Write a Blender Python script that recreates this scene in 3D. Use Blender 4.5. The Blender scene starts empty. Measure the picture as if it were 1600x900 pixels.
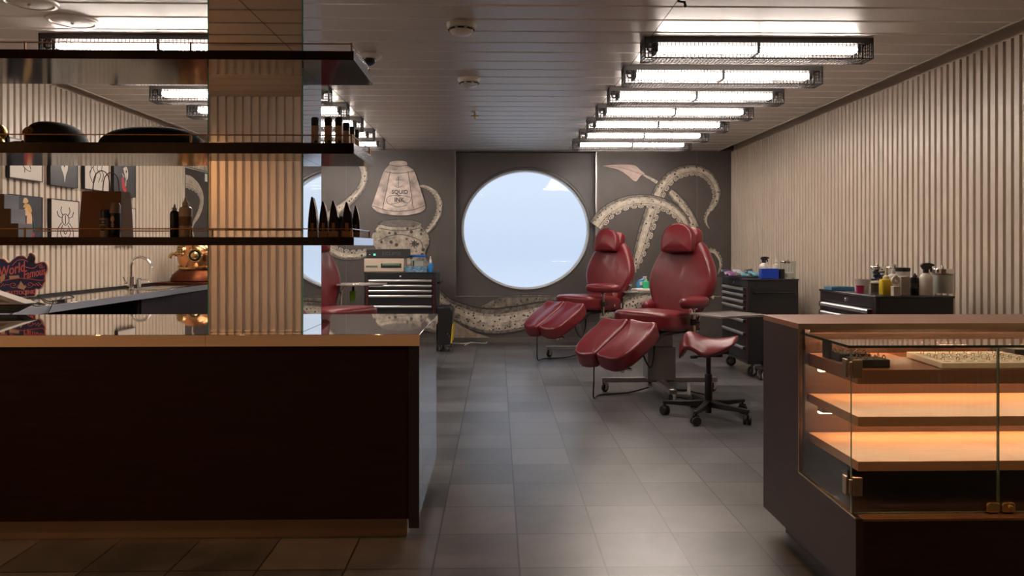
import bpy, bmesh, math, random
from mathutils import Matrix, Vector
random.seed(7)
C = bpy.context.scene.collection
PI = math.pi
R = math.radians
# ------------------------------------------------------------------ camera model (1600x900 photograph)
FPX, HX, HY, CAMZ, TH = 1143.0, 800.0, 386.0, 1.25, 0.02012
cT, sT = math.cos(TH), math.sin(TH)
def hp(px, Y):
    t = (px-HX)/FPX
    return Y*(sT+t*cT)/(cT-t*sT)
def dep(px, Y):
    return hp(px, Y)*sT + Y*cT
def pz(px, py, Y):
    return CAMZ-(py-HY)*dep(px, Y)/FPX
def gp(px, py, z):
    d = (CAMZ-z)*FPX/(py-HY); xc = (px-HX)/FPX*d
    return Vector((xc*cT+d*sT, -xc*sT+d*cT, z))
def yx(px, X):            # room depth where the pixel column meets the plane x = X
    t = (px-HX)/FPX
    return X*(cT-t*sT)/(sT+t*cT)
# ------------------------------------------------------------------ materials
MATS = {}
def nodes(name):
    m = bpy.data.materials.new(name); m.use_nodes = True
    nt = m.node_tree; b = nt.nodes['Principled BSDF']
    return m, nt, b
def L(nt, a, b): nt.links.new(a, b)
def noise(nt, scale, detail=4, stretch=None, rough=.55):
    tc = nt.nodes.new('ShaderNodeTexCoord'); n = nt.nodes.new('ShaderNodeTexNoise')
    n.inputs['Scale'].default_value = scale; n.inputs['Detail'].default_value = detail; n.inputs['Roughness'].default_value = rough
    if stretch:
        mp = nt.nodes.new('ShaderNodeMapping'); mp.inputs['Scale'].default_value = stretch
        L(nt, tc.outputs['Object'], mp.inputs[0]); L(nt, mp.outputs[0], n.inputs['Vector'])
    else: L(nt, tc.outputs['Object'], n.inputs['Vector'])
    return n
def ramp(nt, src, stops):
    r = nt.nodes.new('ShaderNodeValToRGB'); e = r.color_ramp.elements
    while len(e) < len(stops): e.new(.5)
    for k, (p, c) in enumerate(stops):
        e[k].position = p; e[k].color = (*c, 1)
    L(nt, src, r.inputs[0]); return r
def mat(name, col, rough=.5, metal=0., var=.0, scale=12, coat=0., bump=0., bscale=80, stretch=None, spec=None, trans=0., ior=1.45, sheen=0., vrough=0.):
    if name in MATS: return MATS[name]
    m, nt, b = nodes(name)
    b.inputs['Base Color'].default_value = (*col, 1); b.inputs['Roughness'].default_value = rough; b.inputs['Metallic'].default_value = metal
    if coat: b.inputs['Coat Weight'].default_value = coat; b.inputs['Coat Roughness'].default_value = .08
    if spec is not None: b.inputs['Specular IOR Level'].default_value = spec
    if trans: b.inputs['Transmission Weight'].default_value = trans; b.inputs['IOR'].default_value = ior
    if sheen: b.inputs['Sheen Weight'].default_value = sheen
    if var:
        n = noise(nt, scale, 5, stretch)
        r = ramp(nt, n.outputs[0], [(.3, tuple(max(0, c*(1-var)) for c in col)), (.7, tuple(min(1, c*(1+var)) for c in col))])
        L(nt, r.outputs[0], b.inputs['Base Color'])
        if vrough:
            mr = nt.nodes.new('ShaderNodeMapRange'); mr.inputs[3].default_value = rough-vrough; mr.inputs[4].default_value = rough+vrough
            L(nt, n.outputs[0], mr.inputs[0]); L(nt, mr.outputs[0], b.inputs['Roughness'])
    if bump:
        n2 = noise(nt, bscale, 3, stretch); bp = nt.nodes.new('ShaderNodeBump'); bp.inputs['Strength'].default_value = bump; bp.inputs['Distance'].default_value = .002
        L(nt, n2.outputs[0], bp.inputs['Height']); L(nt, bp.outputs[0], b.inputs['Normal'])
    MATS[name] = m; return m
def emit(name, col, s):
    if name in MATS: return MATS[name]
    m = bpy.data.materials.new(name); m.use_nodes = True; nt = m.node_tree; nt.nodes.clear()
    e = nt.nodes.new('ShaderNodeEmission'); o = nt.nodes.new('ShaderNodeOutputMaterial')
    e.inputs[0].default_value = (*col, 1); e.inputs[1].default_value = s; L(nt, e.outputs[0], o.inputs[0]); MATS[name] = m; return m
def glass(name, tint=(.97, 1, .98), rough=0., ior=1.5):
    if name in MATS: return MATS[name]
    m = bpy.data.materials.new(name); m.use_nodes = True; nt = m.node_tree; nt.nodes.clear()
    o = nt.nodes.new('ShaderNodeOutputMaterial'); mx = nt.nodes.new('ShaderNodeMixShader'); t = nt.nodes.new('ShaderNodeBsdfTransparent')
    g = nt.nodes.new('ShaderNodeBsdfGlossy'); f = nt.nodes.new('ShaderNodeFresnel')
    t.inputs[0].default_value = (*tint, 1); g.inputs['Roughness'].default_value = rough; f.inputs[0].default_value = ior
    ge_ = nt.nodes.new('ShaderNodeNewGeometry'); mi_ = nt.nodes.new('ShaderNodeMix'); mi_.inputs[2].default_value = ior; mi_.inputs[3].default_value = 1/ior
    L(nt, ge_.outputs['Backfacing'], mi_.inputs[0]); L(nt, mi_.outputs[0], f.inputs[0])
    L(nt, f.outputs[0], mx.inputs[0]); L(nt, t.outputs[0], mx.inputs[1]); L(nt, g.outputs[0], mx.inputs[2]); L(nt, mx.outputs[0], o.inputs[0])
    MATS[name] = m; return m
def resample(P, n):
    Q = P+[P[0]]; D = [0]
    for i in range(len(P)): D.append(D[-1]+(Q[i+1]-Q[i]).length)
    out = []; j = 0
    for k in range(n):
        d = D[-1]*k/n
        while D[j+1] < d: j += 1
        out.append(Q[j].lerp(Q[j+1], (d-D[j])/max(1e-9, D[j+1]-D[j])))
    return out
# ------------------------------------------------------------------ mesh builder
class MB:
    def __init__(s): s.v = []; s.f = []; s.mi = []; s.M = Matrix.Identity(4); s.m = 0
    def add(s, vs, fs):
        b = len(s.v); s.v += [tuple(s.M @ Vector(p)) for p in vs]
        for f in fs: s.f.append(tuple(b+i for i in f)); s.mi.append(s.m)
        return s
    def box(s, x0, x1, y0, y1, z0, z1):
        vs = [(x, y, z) for z in (z0, z1) for y in (y0, y1) for x in (x0, x1)]
        return s.add(vs, [(0, 2, 3, 1), (4, 5, 7, 6), (0, 1, 5, 4), (2, 6, 7, 3), (0, 4, 6, 2), (1, 3, 7, 5)])
    def cb(s, cx, cy, cz, w, d, h): return s.box(cx-w/2, cx+w/2, cy-d/2, cy+d/2, cz-h/2, cz+h/2)
    def loft(s, rings, cap0=True, cap1=True, closed=True):
        n = len(rings[0]); vs = [p for r in rings for p in r]; fs = []
        for i in range(len(rings)-1):
            for j in range(n if closed else n-1):
                a = i*n+j; b = i*n+(j+1) % n
                fs.append((a, b, b+n, a+n))
        if cap0: fs.append(tuple(reversed(range(n))))
        if cap1: fs.append(tuple(range((len(rings)-1)*n, len(rings)*n)))
        return s.add(vs, fs)
    def lathe(s, prof, c=(0, 0, 0), n=24, caps=True):
        rings = [[(c[0]+r*math.cos(2*PI*k/n), c[1]+r*math.sin(2*PI*k/n), c[2]+z) for k in range(n)] for r, z in prof]
        return s.loft(rings, caps, caps)
    def tube(s, pts, r, n=8, caps=True, up=None):
        P = [Vector(p) for p in pts]; k = len(P); rs = r if isinstance(r, (list, tuple)) else [r]*k
        rings = []; nrm = None
        for i in range(k):
            t = (P[min(i+1, k-1)]-P[max(i-1, 0)]).normalized()
            if nrm is None:
                a = Vector(up) if up else (Vector((0, 0, 1)) if abs(t.z) < .9 else Vector((1, 0, 0)))
                nrm = (a-t*a.dot(t)).normalized()
            else:
                nrm = nrm-t*nrm.dot(t); nrm.normalize()
            b = t.cross(nrm)
            rings.append([tuple(P[i]+(nrm*math.cos(2*PI*j/n+PI/n)+b*math.sin(2*PI*j/n+PI/n))*rs[i]) for j in range(n)])
        return s.loft(rings, caps, caps)
    def cyl(s, p0, p1, r0, r1=None, n=16): return s.tube([p0, p1], [r0, r0 if r1 is None else r1], n)
    def prism(s, poly, z0, z1):
        n = len(poly)
        vs = [(x, y, z0) for x, y in poly]+[(x, y, z1) for x, y in poly]
        return s.add(vs, [tuple(reversed(range(n))), tuple(range(n, 2*n))]+[(i, (i+1) % n, n+(i+1) % n, n+i) for i in range(n)])
    def ball(s, c, r, n=16, m=10):
        rx, ry, rz = (r, r, r) if not isinstance(r, (tuple, list)) else r
        rings = [[(c[0]+rx*math.sin(PI*i/m)*math.cos(2*PI*j/n), c[1]+ry*math.sin(PI*i/m)*math.sin(2*PI*j/n), c[2]-rz*math.cos(PI*i/m)) for j in range(n)] for i in range(1, m)]
        vs = [(c[0], c[1], c[2]-rz)]+[p for r_ in rings for p in r_]+[(c[0], c[1], c[2]+rz)]
        fs = [(0, 1+(j+1) % n, 1+j) for j in range(n)]
        for i in range(m-2):
            for j in range(n):
                a = 1+i*n+j; b = 1+i*n+(j+1) % n; fs.append((a, b, b+n, a+n))
        e = len(vs)-1; o = 1+(m-2)*n
        fs += [(e, o+j, o+(j+1) % n) for j in range(n)]
        return s.add(vs, fs)
    def cushion(s, outline, t, r, dome=.02, nr=6, bow=None):
        """outline CCW in XY, thickness t in z (0 at the mid-plane), edge roundness r; bow(x,y)->dz"""
        P = resample([Vector((x, y)) for x, y in outline], max(48, len(outline))); n = len(P); N = []
        for i in range(n):
            d = (P[(i+1) % n]-P[i-1]).normalized(); N.append(Vector((d.y, -d.x)))
        c = sum(P, Vector((0, 0)))/n; bow = bow or (lambda x, y: 0)
        rings = []
        def ring(ins, z): rings.append([(p.x-q.x*ins, p.y-q.y*ins, z+bow(p.x-q.x*ins, p.y-q.y*ins)) for p, q in zip(P, N)])
        h = t/2
        for k in range(nr+1):
            a = -PI/2+PI/2*k/nr; ring(r*(1-math.cos(a)), -h+r+r*math.sin(a))
        for k in range(nr+1):
            a = PI/2*k/nr; ring(r*(1-math.cos(a)), h-r+r*math.sin(a))
        last = rings[-1]
        for sc, dz in ((.8, .45), (.55, .8), (.28, .95)):
            rr = []
            for p in last:
                x = c.x+(p[0]-c.x)*sc; y = c.y+(p[1]-c.y)*sc
                rr.append((x, y, h+dome*dz+bow(x, y)))
            rings.append(rr)
        s.loft(rings, True, False)
        b = len(s.v); s.v.append(tuple(s.M @ Vector((c.x, c.y, h+dome+bow(c.x, c.y)))))
        for j in range(n): s.f.append((b-n+j, b-n+(j+1) % n, b)); s.mi.append(s.m)
        return s
    def build(s, name, mats, parent=None, world=False, smooth=True, bevel=0., ang=38, seg=2):
        me = bpy.data.meshes.new(name)
        vs = s.v
        if world and parent is not None:
            inv = wm(parent).inverted(); vs = [tuple(inv @ Vector(p)) for p in vs]
        me.from_pydata(vs, [], s.f)
        for m in (mats if isinstance(mats, (list, tuple)) else [mats]): me.materials.append(m)
        me.polygons.foreach_set('material_index', s.mi)
        me.update()
        bm = bmesh.new(); bm.from_mesh(me); bmesh.ops.recalc_face_normals(bm, faces=bm.faces); bm.to_mesh(me); bm.free()
        if smooth:
            me.polygons.foreach_set('use_smooth', [True]*len(me.polygons)); me.set_sharp_from_angle(angle=R(ang))
        o = bpy.data.objects.new(name, me); C.objects.link(o)
        if parent is not None: o.parent = parent
        if bevel:
            b = o.modifiers.new('bevel', 'BEVEL'); b.width = bevel; b.segments = seg; b.limit_method = 'ANGLE'; b.angle_limit = R(40)
        return o
def wm(o):
    m = Matrix.Identity(4)
    while o is not None:
        m = o.matrix_basis @ m; o = o.parent
    return m
def tag(o, label, cat, group=None, kind=None):
    o['label'] = label; o['category'] = cat
    if group: o['group'] = group
    if kind: o['kind'] = kind
    return o
def thing(name, label, cat, loc=(0, 0, 0), rz=0, group=None):
    o = bpy.data.objects.new(name, None); C.objects.link(o); o.empty_display_size = .1
    o.location = loc; o.rotation_euler = (0, 0, rz); return tag(o, label, cat, group)
def struct(o): o['kind'] = 'structure'; return o
def copy_tree(o, parent=None):
    c = o.copy(); C.objects.link(c)
    if parent is not None: c.parent = parent
    for ch in list(o.children): copy_tree(ch, c)
    return c
def rrect(w, d, r, n=5, cx=0, cy=0):
    out = []
    for sx, sy, a0 in ((1, 1, 0), (-1, 1, 90), (-1, -1, 180), (1, -1, 270)):
        for k in range(n+1):
            a = R(a0+90*k/n); out.append((cx+sx*(w/2-r)+r*math.cos(a), cy+sy*(d/2-r)+r*math.sin(a)))
    return out
def ell(rx, ry, n=28, cx=0, cy=0, a0=0): return [(cx+rx*math.cos(a0+2*PI*k/n), cy+ry*math.sin(a0+2*PI*k/n)) for k in range(n)]
def spline(pts, n=8):
    P = [Vector(p) for p in pts]; out = []
    for i in range(len(P)-1):
        a = P[max(i-1, 0)]; b = P[i]; c = P[i+1]; d = P[min(i+2, len(P)-1)]
        for k in range(n):
            t = k/n; out.append(.5*((2*b)+(c-a)*t+(2*a-5*b+4*c-d)*t*t+(3*b-a-3*c+d)*t**3))
    out.append(P[-1]); return out
def text_mesh(body, size, M, depth=.001, shear=0., align='CENTER', sx=1., bold=0.):
    cu = bpy.data.curves.new('lettering', 'FONT'); cu.body = body; cu.size = size; cu.extrude = depth; cu.align_x = align; cu.align_y = 'CENTER'; cu.shear = shear; cu.offset = bold
    cu.resolution_u = 4
    o = bpy.data.objects.new('lettering', cu); C.objects.link(o)
    dg = bpy.context.evaluated_depsgraph_get(); me = bpy.data.meshes.new_from_object(o.evaluated_get(dg))
    vs = [tuple(M @ Vector((v.co.x*sx, v.co.y, v.co.z))) for v in me.vertices]; fs = [tuple(p.vertices) for p in me.polygons]
    bpy.data.objects.remove(o); bpy.data.curves.remove(cu); bpy.data.meshes.remove(me)
    return vs, fs
FRONT = Matrix(((1, 0, 0, 0), (0, 0, -1, 0), (0, 1, 0, 0), (0, 0, 0, 1)))   # local XY drawn upright, facing -Y
def T(x, y, z): return Matrix.Translation((x, y, z))
def Rz(a): return Matrix.Rotation(a, 4, 'Z')
def Rx(a): return Matrix.Rotation(a, 4, 'X')
def Ry(a): return Matrix.Rotation(a, 4, 'Y')
# ================================================================== materials of the room
XL, XR, YB, ZC = -3.45, 3.085, 9.59, 2.517
cream = mat('cream_panel_paint', (.63, .527, .42), .42, var=.04, scale=3)
dark_gap = mat('shadow_gap_black', (.03, .027, .025), .7)
def tile_material():
    m, nt, b = nodes('grey_stone_tile'); S = .338
    tc = nt.nodes.new('ShaderNodeTexCoord'); sep = nt.nodes.new('ShaderNodeSeparateXYZ'); L(nt, tc.outputs['Object'], sep.inputs[0])
    def mth(op, a, b_=None):
        n = nt.nodes.new('ShaderNodeMath'); n.operation = op
        if isinstance(a, (int, float)): n.inputs[0].default_value = a
        else: L(nt, a, n.inputs[0])
        if b_ is not None:
            if isinstance(b_, (int, float)): n.inputs[1].default_value = b_
            else: L(nt, b_, n.inputs[1])
        return n.outputs[0]
    u = mth('DIVIDE', mth('SUBTRACT', sep.outputs[0], .086), S); v = mth('DIVIDE', mth('SUBTRACT', sep.outputs[1], 2.848), S)
    def edge(w):
        f = mth('FRACT', w); return mth('MINIMUM', f, mth('SUBTRACT', 1, f))
    d = mth('MINIMUM', edge(u), edge(v)); g = mth('LESS_THAN', d, .0115)
    cb = nt.nodes.new('ShaderNodeCombineXYZ'); L(nt, mth('FLOOR', u), cb.inputs[0]); L(nt, mth('FLOOR', v), cb.inputs[1])
    wn = nt.nodes.new('ShaderNodeTexWhiteNoise'); L(nt, cb.outputs[0], wn.inputs[0])
    ns = noise(nt, 3.2, 9, None, .68)
    mixv = mth('ADD', mth('MULTIPLY', ns.outputs[0], .75), mth('MULTIPLY', wn.outputs[0], .25))
    r = ramp(nt, mixv, [(.34, (.040, .039, .042)), (.66, (.118, .113, .119))])
    mx = nt.nodes.new('ShaderNodeMix'); mx.data_type = 'RGBA'; L(nt, g, mx.inputs['Factor']); L(nt, r.outputs[0], mx.inputs['A']); mx.inputs['B'].default_value = (.018, .016, .016, 1)
    L(nt, mx.outputs['Result'], b.inputs['Base Color'])
    ro = nt.nodes.new('ShaderNodeMapRange'); L(nt, ns.outputs[0], ro.inputs[0]); ro.inputs[3].default_value = .27; ro.inputs[4].default_value = .42
    L(nt, ro.outputs[0], b.inputs['Roughness'])
    bp = nt.nodes.new('ShaderNodeBump'); bp.inputs['Strength'].default_value = .5; bp.inputs['Distance'].default_value = .003
    hgt = mth('ADD', mth('MULTIPLY', ns.outputs[0], .5), mth('MULTIPLY', g, -1.0)); L(nt, hgt, bp.inputs['Height']); L(nt, bp.outputs[0], b.inputs['Normal'])
    b.inputs['Specular IOR Level'].default_value = .8
    return m
floor_m = tile_material()
ceil_m = mat('satin_ceiling_metal', (.52, .475, .44), .40, metal=.15)
wallgrey = mat('taupe_wall_vinyl', (.076, .062, .057), .5, var=.08, scale=6)
wallgrey2 = mat('taupe_window_bay', (.068, .058, .055), .45, var=.06, scale=6)
chrome = mat('chrome', (.75, .73, .70), .12, metal=1)
steel = mat('brushed_steel', (.50, .48, .46), .28, metal=1, var=.06, scale=60, stretch=(1, 1, .05))
black = mat('black_plastic', (.012, .012, .013), .4)
rubber = mat('black_rubber', (.015, .015, .015), .65)
# ------------------------------------------------------------------ floor, ceiling
b = MB(); b.box(XL-.3, XR+.3, -2.6, 10.2, -.1, 0); struct(b.build('floor', floor_m, smooth=False))
b = MB(); P0 = 3.837; P = .2305
y = P0-28*P
while y < YB+.05:
    y1 = min(y+P, YB+.12)
    prof = [(y+.003, ZC+.012), (y+.004, ZC+.007), (y+.0115, ZC), (y1-.016, ZC), (y1-.011, ZC+.002), (y1-.010, ZC+.012), (y1+.004, ZC+.012)]
    for k in range(len(prof)-1):
        (a, za), (c, zc) = prof[k], prof[k+1]; b.m = 1 if k == 1 else 0
        b.add([(-3.33, a, za), (2.915, a, za), (2.915, c, zc), (-3.33, c, zc)], [(0, 1, 2, 3)])
    y += P
b.m = 0
b.box(XL-.3, XR+.3, -2.6, 10.2, ZC+.09, ZC+.12)
b.m = 2; b.box(.924, .930, 2.0, YB, ZC-.0006, ZC+.002); b.box(-1.326, -1.320, .2, YB, ZC-.0006, ZC+.002)
struct(b.build('ceiling', [ceil_m, mat('ceiling_joint_glint', (.86, .80, .74), .3, metal=.3), mat('ceiling_seam', (.10, .08, .07), .6)], smooth=False))  # joint bevels paler than the planks: their glints put into the colour
for i, (x0, x1) in enumerate(((-3.34, -3.325), (2.905, 2.92))):
    b = MB(); b.box(x0, x1, -2.6, YB, ZC-.006, ZC+.085); struct(b.build('trim_%d' % (i+1), mat('pale_trim', (.55, .49, .42), .4), smooth=False))
# ------------------------------------------------------------------ ribbed walls
PT, FACE, DP = .07, .046, .028
def ribbed(name, a0, a1, z0, z1, place):
    """profile along a, at depth d towards the room; place(a, d, z) -> world"""
    b = MB(); pr = []
    a = a0
    while a < a1-1e-6:
        e = min(a+PT, a1)
        for q, d in ((a, 0), (a+.003, DP), (min(a+FACE, e), DP), (min(a+FACE+.003, e), 0)): pr.append((q, d))
        a += PT
    pr.append((a1, 0))
    lo = [place(q, d, z0) for q, d in pr]; hi = [place(q, d, z1) for q, d in pr]
    n = len(pr); b.add(lo+hi, [(i, i+1, n+i+1, n+i) for i in range(n-1)])
    c = [place(a0, -.12, z0), place(a1, -.12, z0), place(a1, -.12, z1), place(a0, -.12, z1), place(a0, 0, z0), place(a1, 0, z0), place(a1, 0, z1), place(a0, 0, z1)]
    b.add(c, [(0, 1, 2, 3), (0, 1, 5, 4), (3, 2, 6, 7), (1, 2, 6, 5), (0, 3, 7, 4)])
    return b
Yd = yx(289, XL)                        # where the ribbed left wall gives way to the printed doorway panel
ZD = pz(289, 262, Yd)
b = ribbed('', -2.6, Yd, 0, ZC-.012, lambda a, d, z: (XL-DP+d, a, z))
b2 = ribbed('', Yd, YB, ZD+.03, ZC-.012, lambda a, d, z: (XL-DP+d, a, z)); b.add(b2.v, b2.f)
b.box(XL-.16, XL-DP, -2.6, YB+.3, ZC-.012, ZC+.12)
struct(b.build('wall_left', cream, smooth=False))
b = ribbed('', -2.6, YB, 0, ZC-.012, lambda a, d, z: (XR+DP-d, a, z)); b.box(XR+.03, XR+.16, -2.6, YB+.3, ZC-.012, ZC+.12)
struct(b.build('wall_right', cream, smooth=False))
b = ribbed('', XL, -1.35, 0, ZC-.001, lambda a, d, z: (a, .2-DP+d, z)); struct(b.build('wall_front', cream, smooth=False))
b = MB(); b.box(XL-.2, XR+.2, -2.72, -2.6, 0, ZC+.1); struct(b.build('wall_lobby', mat('lobby_brown', (.40, .25, .15), .6, var=.1), smooth=False))
b = MB(); b.box(XL-.14, XL+.002, Yd, YB, 0, ZD); pan = b
pan = struct(pan.build('door_1', wallgrey, smooth=False))
b = MB(); b.box(XL-.02, XL+.008, Yd, YB, ZD, ZD+.012); b.box(XL-.02, XL+.008, Yd, YB, ZD+.022, ZD+.03); b.build('door_head', mat('pale_trim', (.55, .49, .42), .4), pan, smooth=False)
b = MB(); p = (XL+.002, yx(322, XL), pz(322, 278, yx(322, XL))); b.box(p[0], p[0]+.012, p[1]-.05, p[1]+.05, p[2]-.045, p[2]+.045)
sw = tag(b.build('wall_switch', mat('white_plastic', (.75, .72, .68), .4), bevel=.003), 'small white square wall switch on the dark doorway panel', 'switch')
# ------------------------------------------------------------------ back wall with window bay
BX0, BX1 = hp(711, YB), hp(932, YB); BZ0, BZ1 = pz(820, 463, YB), ZC-.015
REC = .14
b = MB()
b.box(XL-.2, BX0, YB, YB+.3, 0, ZC+.1); b.box(BX1, XR+.2, YB, YB+.3, 0, ZC+.1); b.box(BX0, BX1, YB, YB+.3, 0, BZ0); b.box(BX0, BX1, YB, YB+.3, BZ1, ZC+.1)
for px in (545, 617, 1058):
    pass
struct(b.build('wall_back', wallgrey, smooth=False))
YW = YB+REC
cx, cz = hp(821.5, YW), pz(821.5, 358.5, YW); rx, rz = .838, .785
# bay panel with elliptical hole
b = MB(); n = 72
inner = [(cx+rx*1.055*math.cos(2*PI*k/n), cz+rz*1.06*math.sin(2*PI*k/n)) for k in range(n)]
def toedge(k):
    c, s_ = math.cos(2*PI*k/n), math.sin(2*PI*k/n); t = 1e9
    if c > 1e-6: t = min(t, (BX1-cx)/c)
    if c < -1e-6: t = min(t, (BX0-cx)/c)
    if s_ > 1e-6: t = min(t, (BZ1-cz)/s_)
    if s_ < -1e-6: t = min(t, (BZ0-cz)/s_)
    return (cx+c*t, cz+s_*t)
outer = [toedge(k) for k in range(n)]
for cxx, czz in ((BX0, BZ0), (BX1, BZ0), (BX0, BZ1), (BX1, BZ1)):
    k = min(range(n), key=lambda i: (outer[i][0]-cxx)**2+(outer[i][1]-czz)**2); outer[k] = (cxx, czz)
rings = [[(x, YW, z) for x, z in outer], [(x, YW, z) for x, z in inner], [(x, YW+.16, z) for x, z in inner], [(x, YW+.16, z) for x, z in outer]]
b.loft(rings, False, False)
win = struct(b.build('window_1', wallgrey2, smooth=True, ang=30))
b = MB()
def ring(r0, r1, y0, y1, mb):
    rs = []
    for r_, y_ in ((r0, y0), (r1, y0), (r1, y1), (r0, y1), (r0, y0)):
        rs.append([(cx+(rx*r_)*math.cos(2*PI*k/n), y_, cz+(rz*r_)*math.sin(2*PI*k/n)) for k in range(n)])
    mb.loft(rs, False, False)
ring(1.02, 1.056, YW+.01, YW+.17, b); b.build('frame_ring', mat('dark_window_rim', (.05, .045, .045), .35), win)
b = MB(); ring(.99, 1.021, YW+.06, YW+.19, b); b.build('inner_rim', mat('pale_window_rim', (.55, .57, .60), .3), win)
b = MB(); b.M = T(0, YW+.16, 0) @ FRONT; b.prism(ell(rx*.995, rz*.995, n, cx, cz), -.006, .006); b.build('pane', glass('window_glass', (1, 1, 1)), win, smooth=False)
b = MB(); b.box(BX0-.004, BX0+.008, YB-.006, YB+REC, BZ0, BZ1); b.box(BX1-.012, BX1+.004, YB-.006, YB+REC, BZ0, BZ1); b.box(BX0, BX1, YB-.012, YB+REC, BZ0-.012, BZ0+.004)
struct(b.build('trim_3', mat('bay_edge_metal', (.33, .31, .31), .25, metal=.7), smooth=False))
b = MB()
for px in (541, 1089):
    b.box(hp(px, YB)-.002, hp(px, YB)+.002, YB-.002, YB, .1, ZC)
struct(b.build('trim_4', mat('seam_line', (.16, .14, .13), .5), smooth=False))
b = MB(); b.box(XL, XR, YB-.015, YB, 0, .065); struct(b.build('baseboard_back', mat('baseboard_brown', (.10, .085, .075), .5), smooth=False))
# ------------------------------------------------------------------ world: hazy sky over pale sea
w = bpy.data.worlds.new('sky'); bpy.context.scene.world = w; w.use_nodes = True; nt = w.node_tree
tc = nt.nodes.new('ShaderNodeTexCoord'); sp = nt.nodes.new('ShaderNodeSeparateXYZ'); L(nt, tc.outputs['Generated'], sp.inputs[0])
mr = nt.nodes.new('ShaderNodeMapRange'); L(nt, sp.outputs[2], mr.inputs[0]); mr.inputs[1].default_value = -.12; mr.inputs[2].default_value = .16
r = ramp(nt, mr.outputs[0], [(0, (.67, .78, .95)), (.25, (.63, .755, .94)), (.40, (.585, .71, .91)), (.47, (.60, .72, .915)), (.7, (.67, .79, .965)), (1, (.69, .80, .975))])
bg = nt.nodes['Background']; L(nt, r.outputs[0], bg.inputs[0]); bg.inputs[1].default_value = 1.0
# ------------------------------------------------------------------ camera
cam = bpy.data.cameras.new('camera'); co = bpy.data.objects.new('camera', cam); C.objects.link(co)
co.location = (0, 0, CAMZ); co.rotation_euler = (PI/2, 0, -TH); cam.sensor_width = 36; cam.lens = 36*FPX/1600; cam.shift_y = -(450-HY)/1600; cam.clip_start = .02
bpy.context.scene.camera = co
vs = bpy.context.scene.view_settings; vs.view_transform = 'Standard'; vs.look = 'None'; vs.gamma = 1; vs.exposure = 0.14; vs.use_curve_mapping = False
# ------------------------------------------------------------------ caged fluorescent lights
tube_e = emit('fluorescent_glow', (1, .89, .79), 57)
cage_m = mat('cage_wire', (.035, .03, .03), .45, metal=.4)
sock_m = mat('lamp_socket', (.03, .026, .025), .5)
LX, LD, LH = 1.392, .135, .125
def fixture(label, group):
    t = thing('ceiling_light', label, 'ceiling light', (0, 0, 0), 0, group)
    b = MB(); b.box(-LX/2, LX/2, -LD/2, LD/2, -.012, 0); b.box(-LX/2, LX/2, -LD/2, -LD/2+.004, -.034, 0); b.box(-LX/2, LX/2, LD/2-.004, LD/2, -.034, 0)
    b.box(-LX/2, -LX/2+.004, -LD/2, LD/2, -.02, 0); b.box(LX/2-.004, LX/2, -LD/2, LD/2, -.02, 0)
    b.build('housing', mat('housing_dark', (.06, .052, .048), .5), t, smooth=False)
    b = MB(); w_ = .0016; n = 60
    for k in range(n+1):
        x = -LX/2+.003+(LX-.006)*k/n; z = -LH
        b.box(x-w_, x+w_, -LD/2, -LD/2+2*w_, z, -.02); b.box(x-w_, x+w_, LD/2-2*w_, LD/2, z, -.02); b.box(x-w_, x+w_, -LD/2, LD/2, z-w_, z+w_)
    for k in range(6):
        z = -.02-(LH-.02)*k/5; r_ = w_ if k < 5 else .003
        for y_ in (-LD/2+w_, LD/2-w_): b.box(-LX/2, LX/2, y_-w_, y_+w_, z-r_, z+r_)
        for x_ in (-LX/2+w_, LX/2-w_): b.box(x_-w_, x_+w_, -LD/2, LD/2, z-r_, z+r_)
    for k in range(1, 6):
        y_ = -LD/2+LD*k/6; b.box(-LX/2, LX/2, y_-w_, y_+w_, -LH-w_, -LH+w_)
        for x_ in (-LX/2+w_, LX/2-w_): b.box(x_-w_, x_+w_, y_-w_, y_+w_, -LH, -.02)
    for x_ in (-LX/2+.003, LX/2-.003):
        for y_ in (-LD/2+.003, LD/2-.003): b.box(x_-.004, x_+.004, y_-.004, y_+.004, -LH, 0)
    b.build('cage', cage_m, t, smooth=False)
    for y_ in (-.03, .03):
        b = MB(); b.cyl((-.62, y_, -.062), (.62, y_, -.062), .0165, n=12); b.build('tube', tube_e, t)
    for sx in (-1, 1):
        b = MB(); b.box(sx*.62-.012, sx*.62+.012, -.055, .055, -.085, -.012); b.build('socket', sock_m, t, bevel=.004)
    b = MB(); b.box(-.010, .010, -.06, .06, -.092, -.079); b.box(-.010, .010, -.062, -.050, -.092, -.012); b.box(-.010, .010, .050, .062, -.092, -.012); b.build('clip', sock_m, t, bevel=.003)
    b = MB(); b.tube(spline([(-.63, -.035, -.06), (-.655, -.045, -.085), (-.675, -.045, -.07), (-.67, -.04, -.03), (-.65, -.03, -.014)]), .005, 6); b.build('cable', black, t)
    return t
order = ['nearest to the camera', 'second from the camera', 'third from the camera', 'fourth from the camera', 'fifth from the camera', 'sixth from the camera', 'farthest, closest to the window wall']
first = None
LYs = [4.455+.689*k for k in range(7)]
for side, cxl, nm in ((1, 1.583, 'right'), (-1, -2.02, 'left')):
    for k, Y in enumerate(LYs):
        lab = 'caged fluorescent tube light in the %s ceiling row, %s' % (nm, order[k])
        if first is None: f_ = first = fixture(lab, 'caged fluorescent lights in the %s row' % nm)
        else: f_ = copy_tree(first)
        f_['label'] = lab; f_['group'] = 'caged fluorescent lights in the %s row' % nm
        f_.location = (cxl, Y, ZC)
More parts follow.
